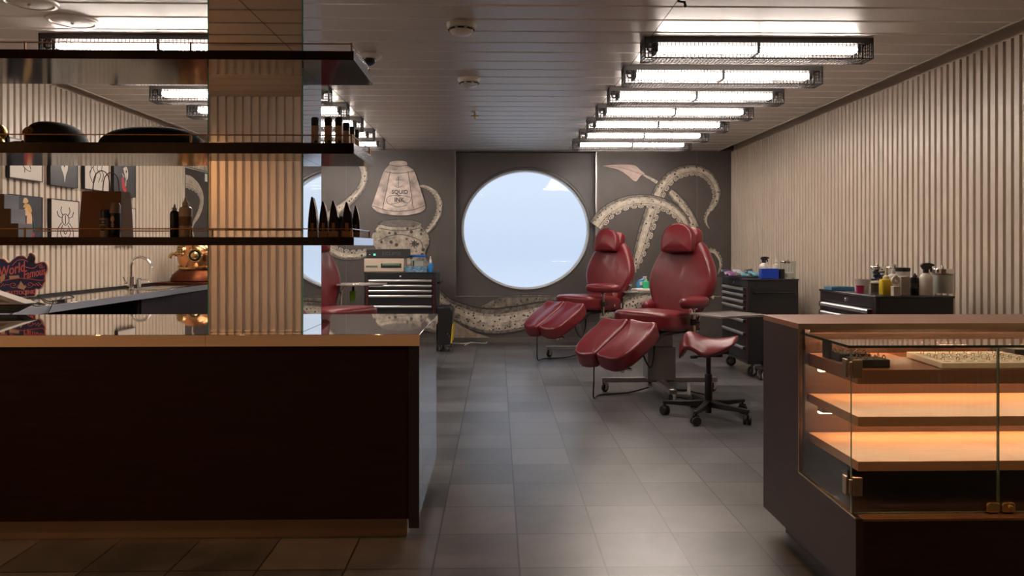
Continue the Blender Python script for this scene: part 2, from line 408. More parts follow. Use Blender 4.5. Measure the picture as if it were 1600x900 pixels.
# ------------------------------------------------------------------ ceiling fittings
wht = mat('offwhite_plastic', (.66, .60, .53), .4)
def detector(px, py, label, dome):
    q = gp(px, py, ZC-.03); t = thing('smoke_detector', label, 'smoke detector', (q.x, q.y, ZC))
    b = MB(); b.lathe([(.085, 0), (.085, -.012), (.078, -.03), (.07, -.034)], n=32); b.build('base', wht, t)
    b = MB(); b.lathe([(.066, -.034), (.068, -.045), (.055, -.058), (.03, -.066), (.004, -.068)], n=32); b.build('dome', mat('clear_dome', (.6, .6, .62), .12) if dome else wht, t)
    b = MB()
    for k in range(8):
        a = 2*PI*k/8; b.M = Rz(a); b.box(-.018, .018, .066, .074, -.044, -.036)
    b.build('vent_slots', black, t, smooth=False)
detector(721, 45, 'round white smoke detector on the ceiling, the one nearest the camera', False)
detector(733, 129, 'round white detector with clear dome midway along the ceiling', True)
q = gp(742, 179, ZC-.03); t = thing('sprinkler_head', 'small brass sprinkler head on the ceiling before the round window', 'sprinkler', (q.x, q.y, ZC))
brass = mat('brass', (.72, .50, .22), .22, metal=1)
b = MB(); b.lathe([(.035, 0), (.03, -.006), (.012, -.01), (.012, -.035)], n=20); b.build('collar', chrome, t)
b = MB(); b.box(-.035, .035, -.006, .006, -.05, -.038); b.box(-.006, .006, -.035, .035, -.05, -.038); b.lathe([(.006, -.038), (.008, -.07), (.003, -.075)], n=12); b.build('deflector', brass, t)
q = gp(577, 92, ZC-.03); t = thing('dome_camera', 'white dome security camera on the ceiling beside the top shelf end', 'security camera', (q.x, q.y, ZC))
b = MB(); b.lathe([(.082, 0), (.084, -.012), (.07, -.028), (.05, -.032)], n=32); b.build('base', wht, t)
b = MB(); b.lathe([(.045, -.032), (.043, -.05), (.03, -.066), (.012, -.074), (.002, -.075)], n=28); b.build('lens_dome', mat('smoked_dome', (.02, .02, .025), .06), t)
for px, py, lab in ((113, 32, 'round white ceiling speaker over the shelves, fully in view'), (46, 2, 'round white ceiling speaker cut by the top left frame edge')):
    q = gp(px, py, ZC); t = thing('ceiling_speaker', lab, 'ceiling speaker', (q.x, q.y, ZC))
    b = MB(); b.lathe([(.135, 0), (.13, -.01), (.112, -.013), (.108, -.006)], n=40); b.build('rim', wht, t)
    b = MB(); b.lathe([(.108, -.005), (.09, -.012), (.02, -.016)], n=40); b.ball((0, 0, -.017), .008); b.build('grille', mat('grille_white', (.6, .55, .49), .5), t)
q = gp(1066, 2, ZC-.03); b = MB(); b.tube([(-.02, 0, 0), (-.018, 0, -.03), (.012, 0, -.034), (.016, 0, -.06)], .007, 8); b.box(-.03, .02, -.02, .02, -.006, 0)
o = b.build('ceiling_hook', black); o.location = (q.x, q.y, ZC); tag(o, 'small black hook on the ceiling at the top frame edge', 'hook')

# ------------------------------------------------------------------ warm recessed downlights over the entrance
for k, (x, y, pw) in enumerate(((-2.75, .95, 82), (-2.4, 2.1, 34), (-.4, 2.0, 44), (.75, 2.3, 60), (2.0, 1.7, 36))):
    t = thing('recessed_downlight', 'warm recessed downlight over the entrance, %s from the left wall' % ['first', 'second', 'third', 'fourth', 'fifth'][k], 'ceiling light', (x, y, ZC), 0, 'warm downlights over the entrance')
    b = MB(); b.lathe([(.055, 0), (.055, -.004), (.042, -.005), (.042, -.001)], n=28, caps=False); b.build('bezel', wht, t)
    b = MB(); b.lathe([(.042, -.0015), (.002, -.0015)], n=24, caps=False); b.build('lamp_face', emit('downlight_face', (1, .6, .3), 12), t)
    ld = bpy.data.lights.new('downlight', 'SPOT'); ld.energy = pw; ld.color = (1, .52, .22); ld.spot_size = R(150 if k == 0 else 96); ld.spot_blend = .6; ld.shadow_soft_size = .04
    lo = bpy.data.objects.new('downlight', ld); C.objects.link(lo); lo.parent = t; lo.location = (0, 0, -.012)
# ================================================================== reception counter, mirrored column, shelves
darkwood = mat('dark_walnut', (.015, .0060, .0038), .42, var=.25, scale=5, stretch=(1, 1, 14), spec=.15)
darkwood2 = mat('dark_walnut_gloss', (.016, .0065, .0045), .09, var=.2, scale=5, stretch=(14, 1, 1), spec=.22)
topsteel = mat('polished_counter_steel', (.66, .60, .55), .03, metal=1, var=.03, scale=3, stretch=(1, 30, 30))
YF, YK = 3.10, 4.05
CX1 = hp(655, YF); CX0 = -2.84; CZ = .881
t = thing('reception_counter', 'long dark walnut reception counter with a polished steel top and mirrored column', 'counter', ((CX0+CX1)/2, 3.57, 0))
b = MB(); b.box(CX0, CX1-.022, YF+.012, YF+.032, .097, CZ-.05); b.build('front_panel', darkwood, t, True, smooth=False)
b = MB(); b.box(CX1-.022, CX1-.004, YF+.008, YK-.03, .097, CZ-.05); b.build('end_panel', mat('gloss_end_laminate', (.05, .045, .045), .07, coat=1, spec=.8), t, True, smooth=False)
b = MB(); b.box(CX1-.045, CX1-.001, YF+.004, YF+.014, .06, CZ-.05); b.build('corner_post', black, t, True, smooth=False)
b = MB(); b.box(CX0, CX1-.03, YK-.05, YK-.03, .097, CZ-.05); b.box(CX0, CX0+.02, YF+.03, YK-.05, .097, CZ-.05); b.build('rear_panel', darkwood, t, True, smooth=False)
b = MB(); b.box(CX0+.05, CX1-.06, YF+.075, YK-.09, 0, .1); b.build('toe_kick', mat('toe_kick_steel', (.30, .21, .15), .4, metal=.6), t, True, smooth=False)
b = MB(); b.cyl((CX1-.03, YF+.03, .06), (CX1-.03, YF+.03, .1), .012); b.build('foot', mat('white_plastic', (.75, .72, .68), .4), t, True)
sx = hp(321, YF)
b = MB(); b.box(CX0-.01, sx-.0008, YF, YK, CZ-.05, CZ); b.box(sx+.0008, CX1+.002, YF, YK, CZ-.05, CZ); b.build('countertop', topsteel, t, True, bevel=.002)
b = MB(); b.box(CX0-.01, sx-.0008, YF-.0012, YF+.0005, CZ-.049, CZ-.0015); b.box(sx+.0008, CX1+.0015, YF-.0012, YF+.0005, CZ-.049, CZ-.0015); b.build('edge_band', mat('brushed_warm_lit_edge', (.70, .55, .42), .42, metal=.35, var=.05, scale=40, stretch=(.1, 1, 6)), t, True, smooth=False)  # front face of the steel slab, warm light put into its colour
# column
KX0, KX1, KY0, KY1 = hp(325, 3.195), hp(473, 3.195), 3.195, 3.53
mirror = mat('mirror_glass', (.93, .92, .90), 0.0, metal=1)
green = mat('green_glass_edge', (.05, .55, .40), .2)
t = thing('mirrored_column', 'square mirror-clad column rising from the counter through the shelves', 'column', ((KX0+KX1)/2, 3.36, CZ))
b = MB(); b.box(KX0+.006, KX1-.006, KY0+.006, KY1-.006, CZ, ZC); b.build('core', darkwood, t, True, smooth=False)
for x0, x1, y0, y1 in ((KX0+.002, KX1-.002, KY0, KY0+.006), (KX1-.006, KX1, KY0+.006, KY1), (KX0, KX0+.006, KY0+.006, KY1), (KX0+.002, KX1-.002, KY1-.006, KY1)):
    b = MB(); b.box(x0, x1, y0, y1, CZ+.001, ZC); b.build('mirror_panel', mirror, t, True, smooth=False)
for x0, x1 in ((KX0-.0015, KX0+.0025), (KX1-.0025, KX1+.0015)):
    b = MB(); b.box(x0, x1, KY0-.0008, KY0+.0055, CZ+.001, ZC); b.build('glass_edge', green, t, True, smooth=False)
# shelves
SY0, SY1 = 3.06, 3.535; SX1 = hp(552.5, SY0); SX0 = -2.75
bronze = mat('bronze_rail', (.42, .24, .12), .3, metal=1)
SHELF = []
for zt, th, lab in ((pz(400, 79, SY0), .0375, 'uppermost dark walnut shelf with bronze rail, empty, through the mirrored column'), (pz(400, 223, SY0), .045, 'middle dark walnut shelf carrying black hats and capped bottles'), (pz(400, 370.5, SY0), .034, 'lowest dark walnut shelf carrying a paper bag and black pointed stands')):
    t = thing('display_shelf', lab, 'shelf', ((SX0+SX1)/2, 3.3, zt-th), 0, 'walnut shelves on the column')
    poly = [(SX0, SY0), (SX1, SY0), (SX1, SY1), (KX1+.001, SY1), (KX1+.001, KY0-.001), (KX0-.001, KY0-.001), (KX0-.001, SY1), (SX0, SY1)]
    b = MB(); b.prism(poly, zt-th, zt); b.build('board', darkwood2, t, True, smooth=False)
    b = MB(); b.box(SX1-.0005, SX1+.0015, SY0+.0005, SY1-.0005, zt-th+.001, zt-.001); b.build('end_glint', mat('end_window_sheen', (.62, .63, .66), .16, metal=1), t, True, smooth=False)  # window reflection on the walnut end, put in as a pale metal face
    rz_ = zt+.035; yr = SY0+.02; xe = SX1-.012
    b = MB(); b.tube([(SX0, yr, rz_), (xe, yr, rz_)], .0028, 8); b.build('front_rail', bronze, t, True)
    b = MB(); b.tube([(xe, yr, rz_), (xe, SY1-.03, rz_)], .0028, 8); b.build('end_rail', chrome, t, True)
    b = MB(); b.tube([(SX0, SY1-.02, rz_), (KX0-.05, SY1-.02, rz_)], .0028, 8); b.build('rear_rail', bronze, t, True)
    for x_, y_ in ((hp(34, SY0), yr), (hp(295, SY0), yr), (xe, yr), (xe, SY1-.03), (hp(110, SY0), SY1-.02)):
        b = MB(); b.cyl((x_, y_, zt), (x_, y_, rz_+.004), .0045, n=10); b.build('rail_post', bronze, t, True)
    SHELF.append(zt)
ZM, ZL = SHELF[1]+.0012, SHELF[2]+.0012
# ------------------------------------------------------------------ on the middle shelf
felt = mat('black_felt', (.0045, .0045, .006), .8, var=.3, scale=40)
gold = mat('old_gold', (.62, .38, .12), .35, metal=1, var=.3, scale=50)
def hat(label, px0, px1, py0, Y, emblem, brim):
    x0, x1 = hp(px0, Y), hp(px1, Y); w_ = x1-x0; h = pz(px0, py0, Y)-ZM; c = (x0+x1)/2
    t = thing('felt_hat', label, 'hat', (c, Y, ZM), 0, 'black hats on the middle shelf')
    b = MB(); rings = []
    for k in range(13):
        u = k/12; a = u*PI/2; rr = math.cos(a)**.62; z = h*(.12+.88*math.sin(a))
        rings.append([((w_*.46*rr*math.cos(q)+(-.06*w_*u if emblem else .03*w_*u)), .145*rr*math.sin(q), z*(1-.10*math.cos(q)*(1 if emblem else -.4)*(1-u))) for q in [2*PI*j/32 for j in range(32)]])
    b.loft(rings); b.build('crown', felt, t)
    b = MB(); b.loft([[(w_*.5*s_*math.cos(q), .165*s_*math.sin(q), z+.012*abs(math.cos(q))**2*(s_-.7)) for q in [2*PI*j/32 for j in range(32)]] for s_, z in ((.8, .002), (1, .004), (1, .010), (.8, .014))]); b.build('brim', felt, t)
    if emblem:
        b = MB(); b.M = T(-.045, -.139, h*.44) @ Rx(-.45) @ Matrix.Scale(.75, 4)
        for k in range(9):
            a = PI*k/8; b.ball((.022*math.cos(a), 0, .004+.024*math.sin(a)), (.008, .004, .008), 8, 6)
        b.ball((0, -.002, .008), (.014, .006, .014), 10, 8); b.box(-.024, .024, -.003, .003, -.012, -.002); b.build('badge', mat('dull_gold', (.22, .12, .045), .45, metal=.8, var=.4, scale=60), t)
    return t
hat('domed black cap with a gold badge on the middle shelf', 46, 136, 192, 3.24, True, 0)
hat('wide flat black hat lying next to the column on the middle shelf', 150, 322, 200, 3.27, False, 0)
x = hp(-3, 3.2); t = thing('gold_ornament', 'small gold skull ornament cut by the left frame edge', 'ornament', (x, 3.2, ZM))
b = MB(); b.lathe([(.036, 0), (.038, .01), (.024, .022), (.02, .03)], n=16); b.build('base', gold, t)
b = MB(); b.ball((0, 0, .062), (.034, .036, .034), 16, 12); b.ball((0, -.018, .038), (.022, .02, .018), 12, 8); b.build('skull', gold, t)
b = MB(); b.ball((-.013, -.031, .062), (.008, .006, .009), 10, 8); b.ball((.013, -.031, .062), (.008, .006, .009), 10, 8); b.build('eye_socket', black, t)
x = hp(30, 3.3); b = MB(); b.loft([[(.062*s_*math.cos(q), .05*s_*math.sin(q), z) for q in [2*PI*j/24 for j in range(24)]] for s_, z in ((.9, 0), (1, .004), (.8, .014), (.62, .03), (.3, .036))]); b.tube(spline([(-.03, -.03, .02), (-.034, -.034, .05), (-.025, -.03, .056)]), .006, 6)
o = b.build('black_beret', felt); o.location = (x, 3.3, ZM); tag(o, 'low black cap between the gold skull and the badged hat', 'cap', 'black hats on the middle shelf')
capm = mat('navy_black_cap', (.012, .015, .03), .3); labm = mat('cream_bottle_label', (.52, .36, .25), .45, var=.06, scale=30)
def bottle_ml(px, Y, label, hh=.115):
    x = hp(px, Y); t = thing('spray_can', label, 'bottle', (x, Y, ZM), 0, 'capped bottles on the middle shelf'); r_ = .0165
    b = MB(); b.lathe([(r_*.9, 0), (r_, .003), (r_, hh*.66), (r_*.95, hh*.68)], n=24); b.build('body', labm, t)
    b = MB(); b.lathe([(r_*1.0, hh*.68), (r_*1.0, hh*.95), (r_*.8, hh)], n=24); b.build('cap', capm, t)
    b = MB(); b.M = T(.006, -r_*.9, hh*.1)
    b.ball((0, 0, 0), (.007, .003, .006), 8, 6); b.ball((-.008, .001, .02), (.004, .003, .004), 8, 6); b.build('print', black, t)
for px, Y, lab in ((492.5, 3.12, 'leftmost of the three cream bottles with black caps, nearest the mirror'), (513, 3.12, 'middle one of the three cream bottles with black caps'), (529.5, 3.12, 'rightmost of the three cream bottles with black caps in front'), (541, 3.25, 'second cream bottle back from the shelf end, black cap'), (549, 3.35, 'third cream bottle back along the shelf end, black cap'), (556, 3.45, 'hindmost cream bottle at the shelf end, black cap')):
    bottle_ml(px, Y, lab)
for px, Y, lab in ((479, 3.15, 'black pointed comb closest to the mirror on the middle shelf'),):
    pass
# ------------------------------------------------------------------ on the lowest shelf
Y = 3.22; t = thing('stepped_riser', 'stepped brown display riser with window light painted on its sides at the left frame edge', 'display riser', (hp(0, Y), Y, ZL))
z1, z2, z3 = pz(0, 303, Y)-ZL, pz(0, 326, Y)-ZL, pz(0, 349, Y)-ZL
xs = [hp(p, Y)-hp(0, Y) for p in (-30, 6, 16.5, 28)]
b = MB(); b.M = FRONT; b.prism([(xs[0], 0), (xs[3], 0), (xs[3], z3), (xs[2], z3), (xs[2], z2), (xs[1], z2), (xs[1], z1), (xs[0], z1)], -.10, -.004); b.build('body', mat('riser_window_light', (.42, .42, .45), .35), t, smooth=False)  # brown boxes; window light on their sides painted as a pale body
b = MB(); b.M = FRONT; b.prism([(xs[0], 0), (xs[3], 0), (xs[3], z3), (xs[2], z3), (xs[2], z2), (xs[1], z2), (xs[1], z1), (xs[0], z1)], -.004, 0); b.build('front_face', mat('brown_face', (.09, .05, .03), .5, var=.1), t, smooth=False)
kraft = mat('kraft_paper', (.19, .085, .035), .7, var=.15, scale=8, bump=.15, bscale=30)
Y = 3.27; x0, x1 = hp(134, Y), hp(199, Y); h = pz(160, 300, Y)-ZL; t = thing('paper_bag', 'brown kraft paper bag with twisted handles standing on the lowest shelf', 'paper bag', ((x0+x1)/2, Y, ZL)); w_ = x1-x0
b = MB(); rings = []
for z, k, dd in ((0, 1, .055), (h*.5, .97, .05), (h, .93, .04)):
    rings.append([(-w_/2*k+.004*(1-k), -dd, z), (0, -dd-.003, z), (w_/2*k, -dd, z), (w_/2*k+.0, 0, z), (w_/2*k, dd, z), (0, dd, z), (-w_/2*k, dd, z), (-w_/2*k, 0, z)])
b.loft(rings, True, False); rings2 = [[(p[0]*.985, p[1]*.97, p[2]) for p in r_] for r_ in reversed(rings)]; b.loft([rings[-1]]+rings2, False, False)
b.build('bag_body', kraft, t, smooth=False)
for yy in (-.041, .038):
    b = MB(); hw = .036; b.tube(spline([(-hw, yy, h-.03), (-hw, yy, h+.02), (-hw*.75, yy, h+.07), (0, yy, h+.09), (hw*.75, yy, h+.07), (hw, yy, h+.02), (hw, yy, h-.03)]), .0022, 6); b.build('handle', mat('twisted_paper', (.16, .08, .04), .7), t)
def can(px0, px1, py0, Y, mats_, label, name, grp=None):
    x0, x1 = hp(px0, Y), hp(px1, Y); h = pz(px0, py0, Y)-ZL; r_ = (x1-x0)/2
    t = thing(name, label, 'can', ((x0+x1)/2, Y, ZL), 0, grp)
    b = MB(); b.lathe([(r_*.93, 0), (r_, .004), (r_, h*.7)], n=28); b.build('body', mats_[0], t)
    b = MB(); b.lathe([(r_, h*.7), (r_, h*.93), (r_*.85, h*.97), (r_*.8, h)], n=28); b.build('lid', mats_[1], t)
    return t, r_, h
t, r_, h = can(157, 172, 328, 3.17, (mat('grey_label', (.30, .24, .21), .4), mat('navy', (.012, .018, .06), .35)), 'navy lidded tin with grey label in front of the paper bag', 'label_tin', 'tins before the bag')
b = MB(); b.M = T(0, -r_, h*.48)
b.box(-.011, .011, -.0015, .002, .0, .003); b.box(-.011, .011, -.0015, .002, .012, .015); b.box(-.011, -.008, -.0015, .002, 0, .015); b.box(.008, .011, -.0015, .002, 0, .015); b.ball((0, 0, -.018), (.012, .003, .011), 12, 8); b.build('print', black, t, smooth=False)
t, r_, h = can(172, 188, 317, 3.17, (mat('black_gloss', (.012, .012, .014), .2), mat('tan_lid', (.22, .17, .13), .4)), 'taller black tin with tan top in front of the paper bag', 'label_tin', 'tins before the bag')
b = MB(); b.M = T(0, -r_, h*.45); b.ball((0, 0, .01), (.009, .003, .014), 12, 8); b.ball((.001, 0, -.014), (.006, .003, .012), 12, 8); b.build('print', mat('tan_print', (.40, .32, .24), .5), t)
def squeeze(px0, px1, py0, pyb, Y, m1, m2, label, name, z=None, cat='bottle', grp=None, band=None):
    z = ZL if z is None else z
    x0, x1 = hp(px0, Y), hp(px1, Y); r_ = (x1-x0)/2; h = pz(px0, py0, Y)-z; hb = pz(px0, pyb, Y)-z
    t = thing(name, label, cat, ((x0+x1)/2, Y, z), 0, grp)
    b = MB(); b.lathe([(r_*.9, 0), (r_, .004), (r_, hb*.86), (r_*.9, hb*.94), (r_*.5, hb)], n=28); b.build('body', m1, t)
    b = MB(); b.lathe([(r_*.52, hb), (r_*.52, hb+(h-hb)*.4), (r_*.3, hb+(h-hb)*.5), (r_*.14, h), (r_*.1, h)], n=20); b.build('nozzle', m2, t)
    if band:
        b = MB(); b.lathe([(r_*1.01, hb*.36), (r_*1.01, hb*.66)], n=28, caps=False); b.build('label', band, t)
    return t
squeeze(266, 280, 319, 329, 3.2, mat('black_gloss', (.012, .012, .014), .2), mat('grey_plastic', (.35, .31, .28), .4), 'small black squeeze bottle left of the cream bottle on the lowest shelf', 'squeeze_bottle', grp='squeeze bottles by the column')
squeeze(280, 300, 308, 322, 3.2, mat('milky_plastic', (.55, .43, .34), .35), mat('pale_plastic', (.62, .52, .44), .4), 'cream squeeze bottle with a brown label on the lowest shelf', 'squeeze_bottle', grp='squeeze bottles by the column', band=mat('brown_label', (.20, .09, .05), .5, var=.5, scale=60))
# black pointed stands
fin_m = mat('black_lacquer', (.010, .010, .011), .12, coat=.5); tanw = mat('tan_block', (.30, .17, .09), .5, var=.15, scale=20)
def fin(px, py, Y, wpx, label):
    x = hp(px, Y); h = pz(px, py, Y)-ZL
    t = thing('pointed_comb', label, 'display stand', (x, Y, ZL), R(8), 'black pointed stands on the lowest shelf')
    w_ = wpx*Y/FPX
    prof = [(-.5, 0), (.5, 0), (.5, .12), (.46, .35), (.36, .6), (.2, .82), (.02, .98), (-.06, 1.0), (-.14, .98), (-.26, .8), (-.38, .55), (-.46, .3), (-.5, .12)]
    b = MB(); b.M = FRONT; b.prism([(p*w_, .025+q*(h-.025)) for p, q in prof], -.085, 0); b.build('blade', fin_m, t, bevel=.0015)
    b = MB(); b.box(-w_*.5, w_*.5, -.006, .08, 0, .025); b.build('block', tanw, t, bevel=.001)
    b = MB(); b.box(-w_*.16, w_*.16, -.004, 0, .027, .06); b.build('tab', tanw, t, bevel=.0008)
for i, (px, py, Y, wp, lab) in enumerate(((488, 307, 3.15, 14, 'black pointed comb stand nearest the mirrored column'), (505, 314, 3.13, 14, 'second black pointed comb stand from the mirrored column'), (521, 313, 3.12, 15, 'third black pointed comb stand from the mirrored column'), (542, 315, 3.12, 16, 'fourth black pointed comb stand from the mirrored column'), (556, 321, 3.33, 12, 'black pointed comb stand alone at the shelf end'))):
    fin(px, py, Y, wp, lab)
x, Y = hp(533, 3.2), 3.2; t = thing('spray_can', 'slim blue capped bottle between two black pointed stands', 'bottle', (x, Y, ZL))
b = MB(); b.lathe([(.008, 0), (.0085, .002), (.0085, .07)], n=20); b.build('body', mat('blue_grey_plastic', (.16, .24, .40), .25), t)
b = MB(); b.lathe([(.0088, .07), (.0088, .088), (.006, .092)], n=20); b.build('cap', capm, t)
# ================================================================== worktop along the left wall
WZ = .876; WXF = -2.88
wt = mat('polished_worktop', (.50, .46, .43), .08, metal=.9, var=.05, scale=4)
cabm = mat('dark_cabinet', (.025, .018, .022), .3, var=.1)
Y0, YS, Y1 = 3.4, yx(268, WXF), 7.95
t = thing('sink_cabinet', 'dark base cabinets along the left wall under the worktop', 'cabinet', (-3.16, 5.7, 0))
yo = yx(225, WXF)
b = MB(); b.box(XL+.005, WXF-.04, Y0, Y0+.02, .08, WZ-.05); b.box(XL+.005, XL+.02, Y0, Y1, .08, WZ-.05); b.box(XL+.005, WXF-.04, Y1-.02, Y1, .08, WZ-.05); b.box(XL+.005, WXF-.04, Y0, Y1, .08, .1); b.box(XL+.005, WXF-.04, yo-.02, yo, .1, WZ-.05); b.build('carcass', cabm, t, True, smooth=False)
for y0, y1 in ((yo, (yo+Y1)/2-.002), ((yo+Y1)/2+.002, Y1)):
    b = MB(); b.box(WXF-.04, WXF-.02, y0, y1, .1, WZ-.055); d_ = b.build('door', cabm, t, True, smooth=False, bevel=.001)
    b = MB(); b.box(WXF-.02, WXF-.012, (y0+y1)/2-.06, (y0+y1)/2+.06, WZ-.10, WZ-.09); b.build('handle', black, d_, True, smooth=False)
b = MB(); b.box(XL+.05, WXF-.09, Y0+.02, Y1-.02, 0, .08); b.build('toe_kick', black, t, True, smooth=False)
t = thing('worktop', 'long polished steel worktop with sink running along the left wall', 'worktop', (-3.16, 5.7, WZ-.05))
b = MB(); b.box(XL+.004, WXF, Y0, YS-.001, WZ-.05, WZ); b.box(XL+.004, WXF-.012, YS+.001, Y1, WZ-.05, WZ); b.build('slab', wt, t, True, bevel=.002)
be = mat('brushed_edge_window_tint', (.74, .77, .82), .42, metal=1)  # bluish window reflection put into the edge colour
b = MB(); b.box(WXF-.0005, WXF+.002, Y0, YS-.001, WZ-.049, WZ-.001); b.box(WXF-.0125, WXF-.010, YS+.001, Y1, WZ-.049, WZ-.001); b.build('front_edge', be, t, True, smooth=False)
b = MB(); b.box(XL+.003, XL+.018, Y0, Y1, WZ, WZ+.018); b.build('upstand', black, t, True, smooth=False)
yk = gp(205, 452, WZ).y; sx0, sx1, sy0, sy1 = -3.20, -2.97, yk-.1, yk+.5
b = MB()
for a, c in (((sx0, sx1), (sy0, sy0+.012)), ((sx0, sx1), (sy1-.012, sy1)), ((sx0, sx0+.012), (sy0, sy1)), ((sx1-.012, sx1), (sy0, sy1))): b.box(a[0], a[1], c[0], c[1], WZ, WZ+.004)
b.box(sx0+.012, sx1-.012, sy0+.012, sy1-.012, WZ, WZ+.0012); b.build('sink', steel, t, True, smooth=False)
WZ = WZ+.0012
# tap
q = gp(204, 452, WZ); t = thing('kitchen_tap', 'tall chrome gooseneck tap at the back of the sink worktop', 'tap', q)
b = MB(); b.lathe([(.033, 0), (.033, .004), (.026, .006), (.026, .11), (.02, .114)], n=24); b.build('tap_body', chrome, t)
s_ = 6.48/FPX
pts = [(0, 0, .1), (0, 0, .16), (.002, 0, .21), (.02*1, 0, .252), (.06, 0, .283), (.10, 0, .283), (.145, 0, .26), (.172, 0, .225), (.178, 0, .20)]
b = MB(); b.tube(spline(pts, 6), .0125, 12); b.build('spout', chrome, t)
b = MB(); b.cyl((.178, 0, .202), (.181, 0, .188), .015, n=16); b.build('nozzle', chrome, t)
b = MB(); b.cyl((-.026, 0, .06), (-.045, 0, .06), .013, n=14); b.cyl((-.042, 0, .06), (-.055, -.02, .11), .005, n=8); b.build('lever', chrome, t)
q = gp(217, 450, WZ); t = thing('soap_dispenser', 'short chrome soap dispenser right of the gooseneck tap', 'soap dispenser', q)
b = MB(); b.lathe([(.02, 0), (.02, .065), (.022, .068), (.022, .09), (.016, .092)], n=20); b.build('dispenser_body', chrome, t)
b = MB(); b.tube(spline([(0, 0, .075), (.04, 0, .078), (.07, 0, .072), (.085, 0, .055)], 5), .006, 8); b.build('spout', chrome, t)
# diving helmet
copper = mat('polished_copper', (.80, .36, .16), .2, metal=1, var=.12, scale=6); copperd = mat('brown_copper', (.15, .045, .02), .42, metal=1, var=.25, scale=8)
hb = gp(308, 442.5, WZ); k = .245
b = MB(); b.box(-.33, .20, -.22, .22, 0, .018); o = b.build('copper_tray', copperd, bevel=.006); o.location = (hb.x, hb.y, WZ+.0005); tag(o, 'flat brown copper board under the diving helmet', 'board')
t = thing('diving_helmet', 'polished copper diving helmet with brass ports on the far worktop', 'diving helmet', (hb.x, hb.y, WZ+.0185), R(14))
b = MB(); b.loft([[(rx_*math.cos(a), ry_*math.sin(a), z+zs*abs(math.cos(a))**1.5*-1) for a in [2*PI*j/48 for j in range(48)]] for rx_, ry_, z, zs in ((.250, .19, .0, 0), (.256, .20, .012, 0), (.250, .195, .05, .01), (.232, .18, .088, .014), (.20, .165, .118, .012), (.165, .15, .138, .004))]); b.build('breastplate', copperd, t)
b = MB(); b.lathe([(.172, .128), (.185, .132), (.187, .15), (.178, .154)], n=40); b.build('collar_ring', brass, t)
for j in range(12):
    a = 2*PI*j/12; b = MB(); b.cyl((.178*math.cos(a), .178*math.sin(a), .15), (.178*math.cos(a), .178*math.sin(a), .166), .009, n=8); b.build('bolt', brass, t)
b = MB(); b.lathe([(.165, .154), (.178, .20), (.188, .26), (.185, .32), (.16, .375), (.11, .415), (.05, .43), (.004, .432)], n=40); b.build('bonnet', copper, t)
def port(az, z, r_, grille):
    M_ = Rz(az) @ T(0, -.168, z) @ Rx(PI/2)
    b = MB(); b.M = M_; b.lathe([(r_, -.02), (r_, .03), (r_*.92, .036), (r_*.74, .036), (r_*.72, .02)], n=28, caps=False); f = b.build('port_ring', brass, t)
    b = MB(); b.M = M_; b.lathe([(r_*.74, .0), (r_*.74, .022), (.002, .022)], n=24); b.build('port_glass', mat('dark_port_glass', (.01, .01, .012), .06), f)
    if grille:
        for a in (-1, 0, 1):
            b = MB(); b.M = M_; b.box(a*r_*.42-.004, a*r_*.42+.004, -r_*.85, r_*.85, .036, .044); b.box(-r_*.85, r_*.85, a*r_*.42-.004, a*r_*.42+.004, .038, .046); b.build('guard_bar', brass, f)
    else:
        b = MB(); b.M = M_
        for q_ in range(6):
            a = 2*PI*q_/6; b.ball((r_*.86*math.cos(a), r_*.86*math.sin(a), .04), .008, 8, 6)
        b.lathe([(r_*.5, .03), (r_*.5, .045), (r_*.3, .05)], n=20); b.build('wing_nut', brass, f)
port(R(2), .268, .075, False); port(R(-44), .315, .056, True); port(R(66), .31, .058, True)
b = MB(); b.tube(spline([(-.17, .02, .28), (-.215, .02, .285), (-.25, .02, .275), (-.262, .02, .24)], 5), .016, 10); b.cyl((-.19, .02, .283), (-.21, .02, .285), .026, n=14); b.build('air_elbow', brass, t)
# ------------------------------------------------------------------ tattoo ink sign
navy = mat('sign_navy', (.036, .040, .14), .5); coral = mat('sign_coral', (.85, .19, .17), .5); signcream = mat('sign_cream', (.74, .50, .32), .5)
Ysg = 4.78; xs0 = hp(33, Ysg); sc = dep(33, Ysg)/FPX
def sp_(px, py): return ((px-33)*sc, (462-py)*sc)
t = thing('shop_sign', 'navy and coral scrollwork sign reading World Famous Tattoo Ink', 'sign', (xs0, Ysg, WZ), 0)
outline = [(-6, 399), (0, 396), (8, 398), (14, 403), (20, 398), (27, 393), (36, 392), (43, 396), (45, 389), (50, 388), (55, 393), (55, 400), (56, 404), (63, 402), (70, 402), (74, 408), (74, 415), (71, 422), (71, 432), (68, 437), (65, 443), (60, 446), (56, 445), (55, 455), (48, 457), (30, 458), (16, 458), (14, 449), (7, 451), (0, 446), (-8, 440), (-14, 430), (-14, 410)]
zb = .03
P2 = spline([(*sp_(*p), 0) for p in outline+[outline[0]]], 4)[:-1]; P2 = [(p.x, p.y+zb) for p in P2]
b = MB(); b.M = FRONT; b.prism(P2, -.012, 0); b.build('board', signcream, t, smooth=False)
cxm = sum(p[0] for p in P2)/len(P2); cym = sum(p[1] for p in P2)/len(P2)
def inset(P, d):
    out = []
    for i in range(len(P)):
        e = Vector(P[(i+1) % len(P)])-Vector(P[i-1]); e.normalize(); out.append((P[i][0]-e.y*d, P[i][1]+e.x*d))
    return out
area = sum(P2[i-1][0]*P2[i][1]-P2[i][0]*P2[i-1][1] for i in range(len(P2)))
b = MB(); b.M = FRONT; b.prism(inset(P2, .0035 if area > 0 else -.0035), 0, .0016); b.build('coral_edge', coral, t, smooth=False)
b = MB(); b.M = FRONT; b.prism(inset(P2, .0062 if area > 0 else -.0062), .0016, .003); b.build('navy_face', navy, t, smooth=False)
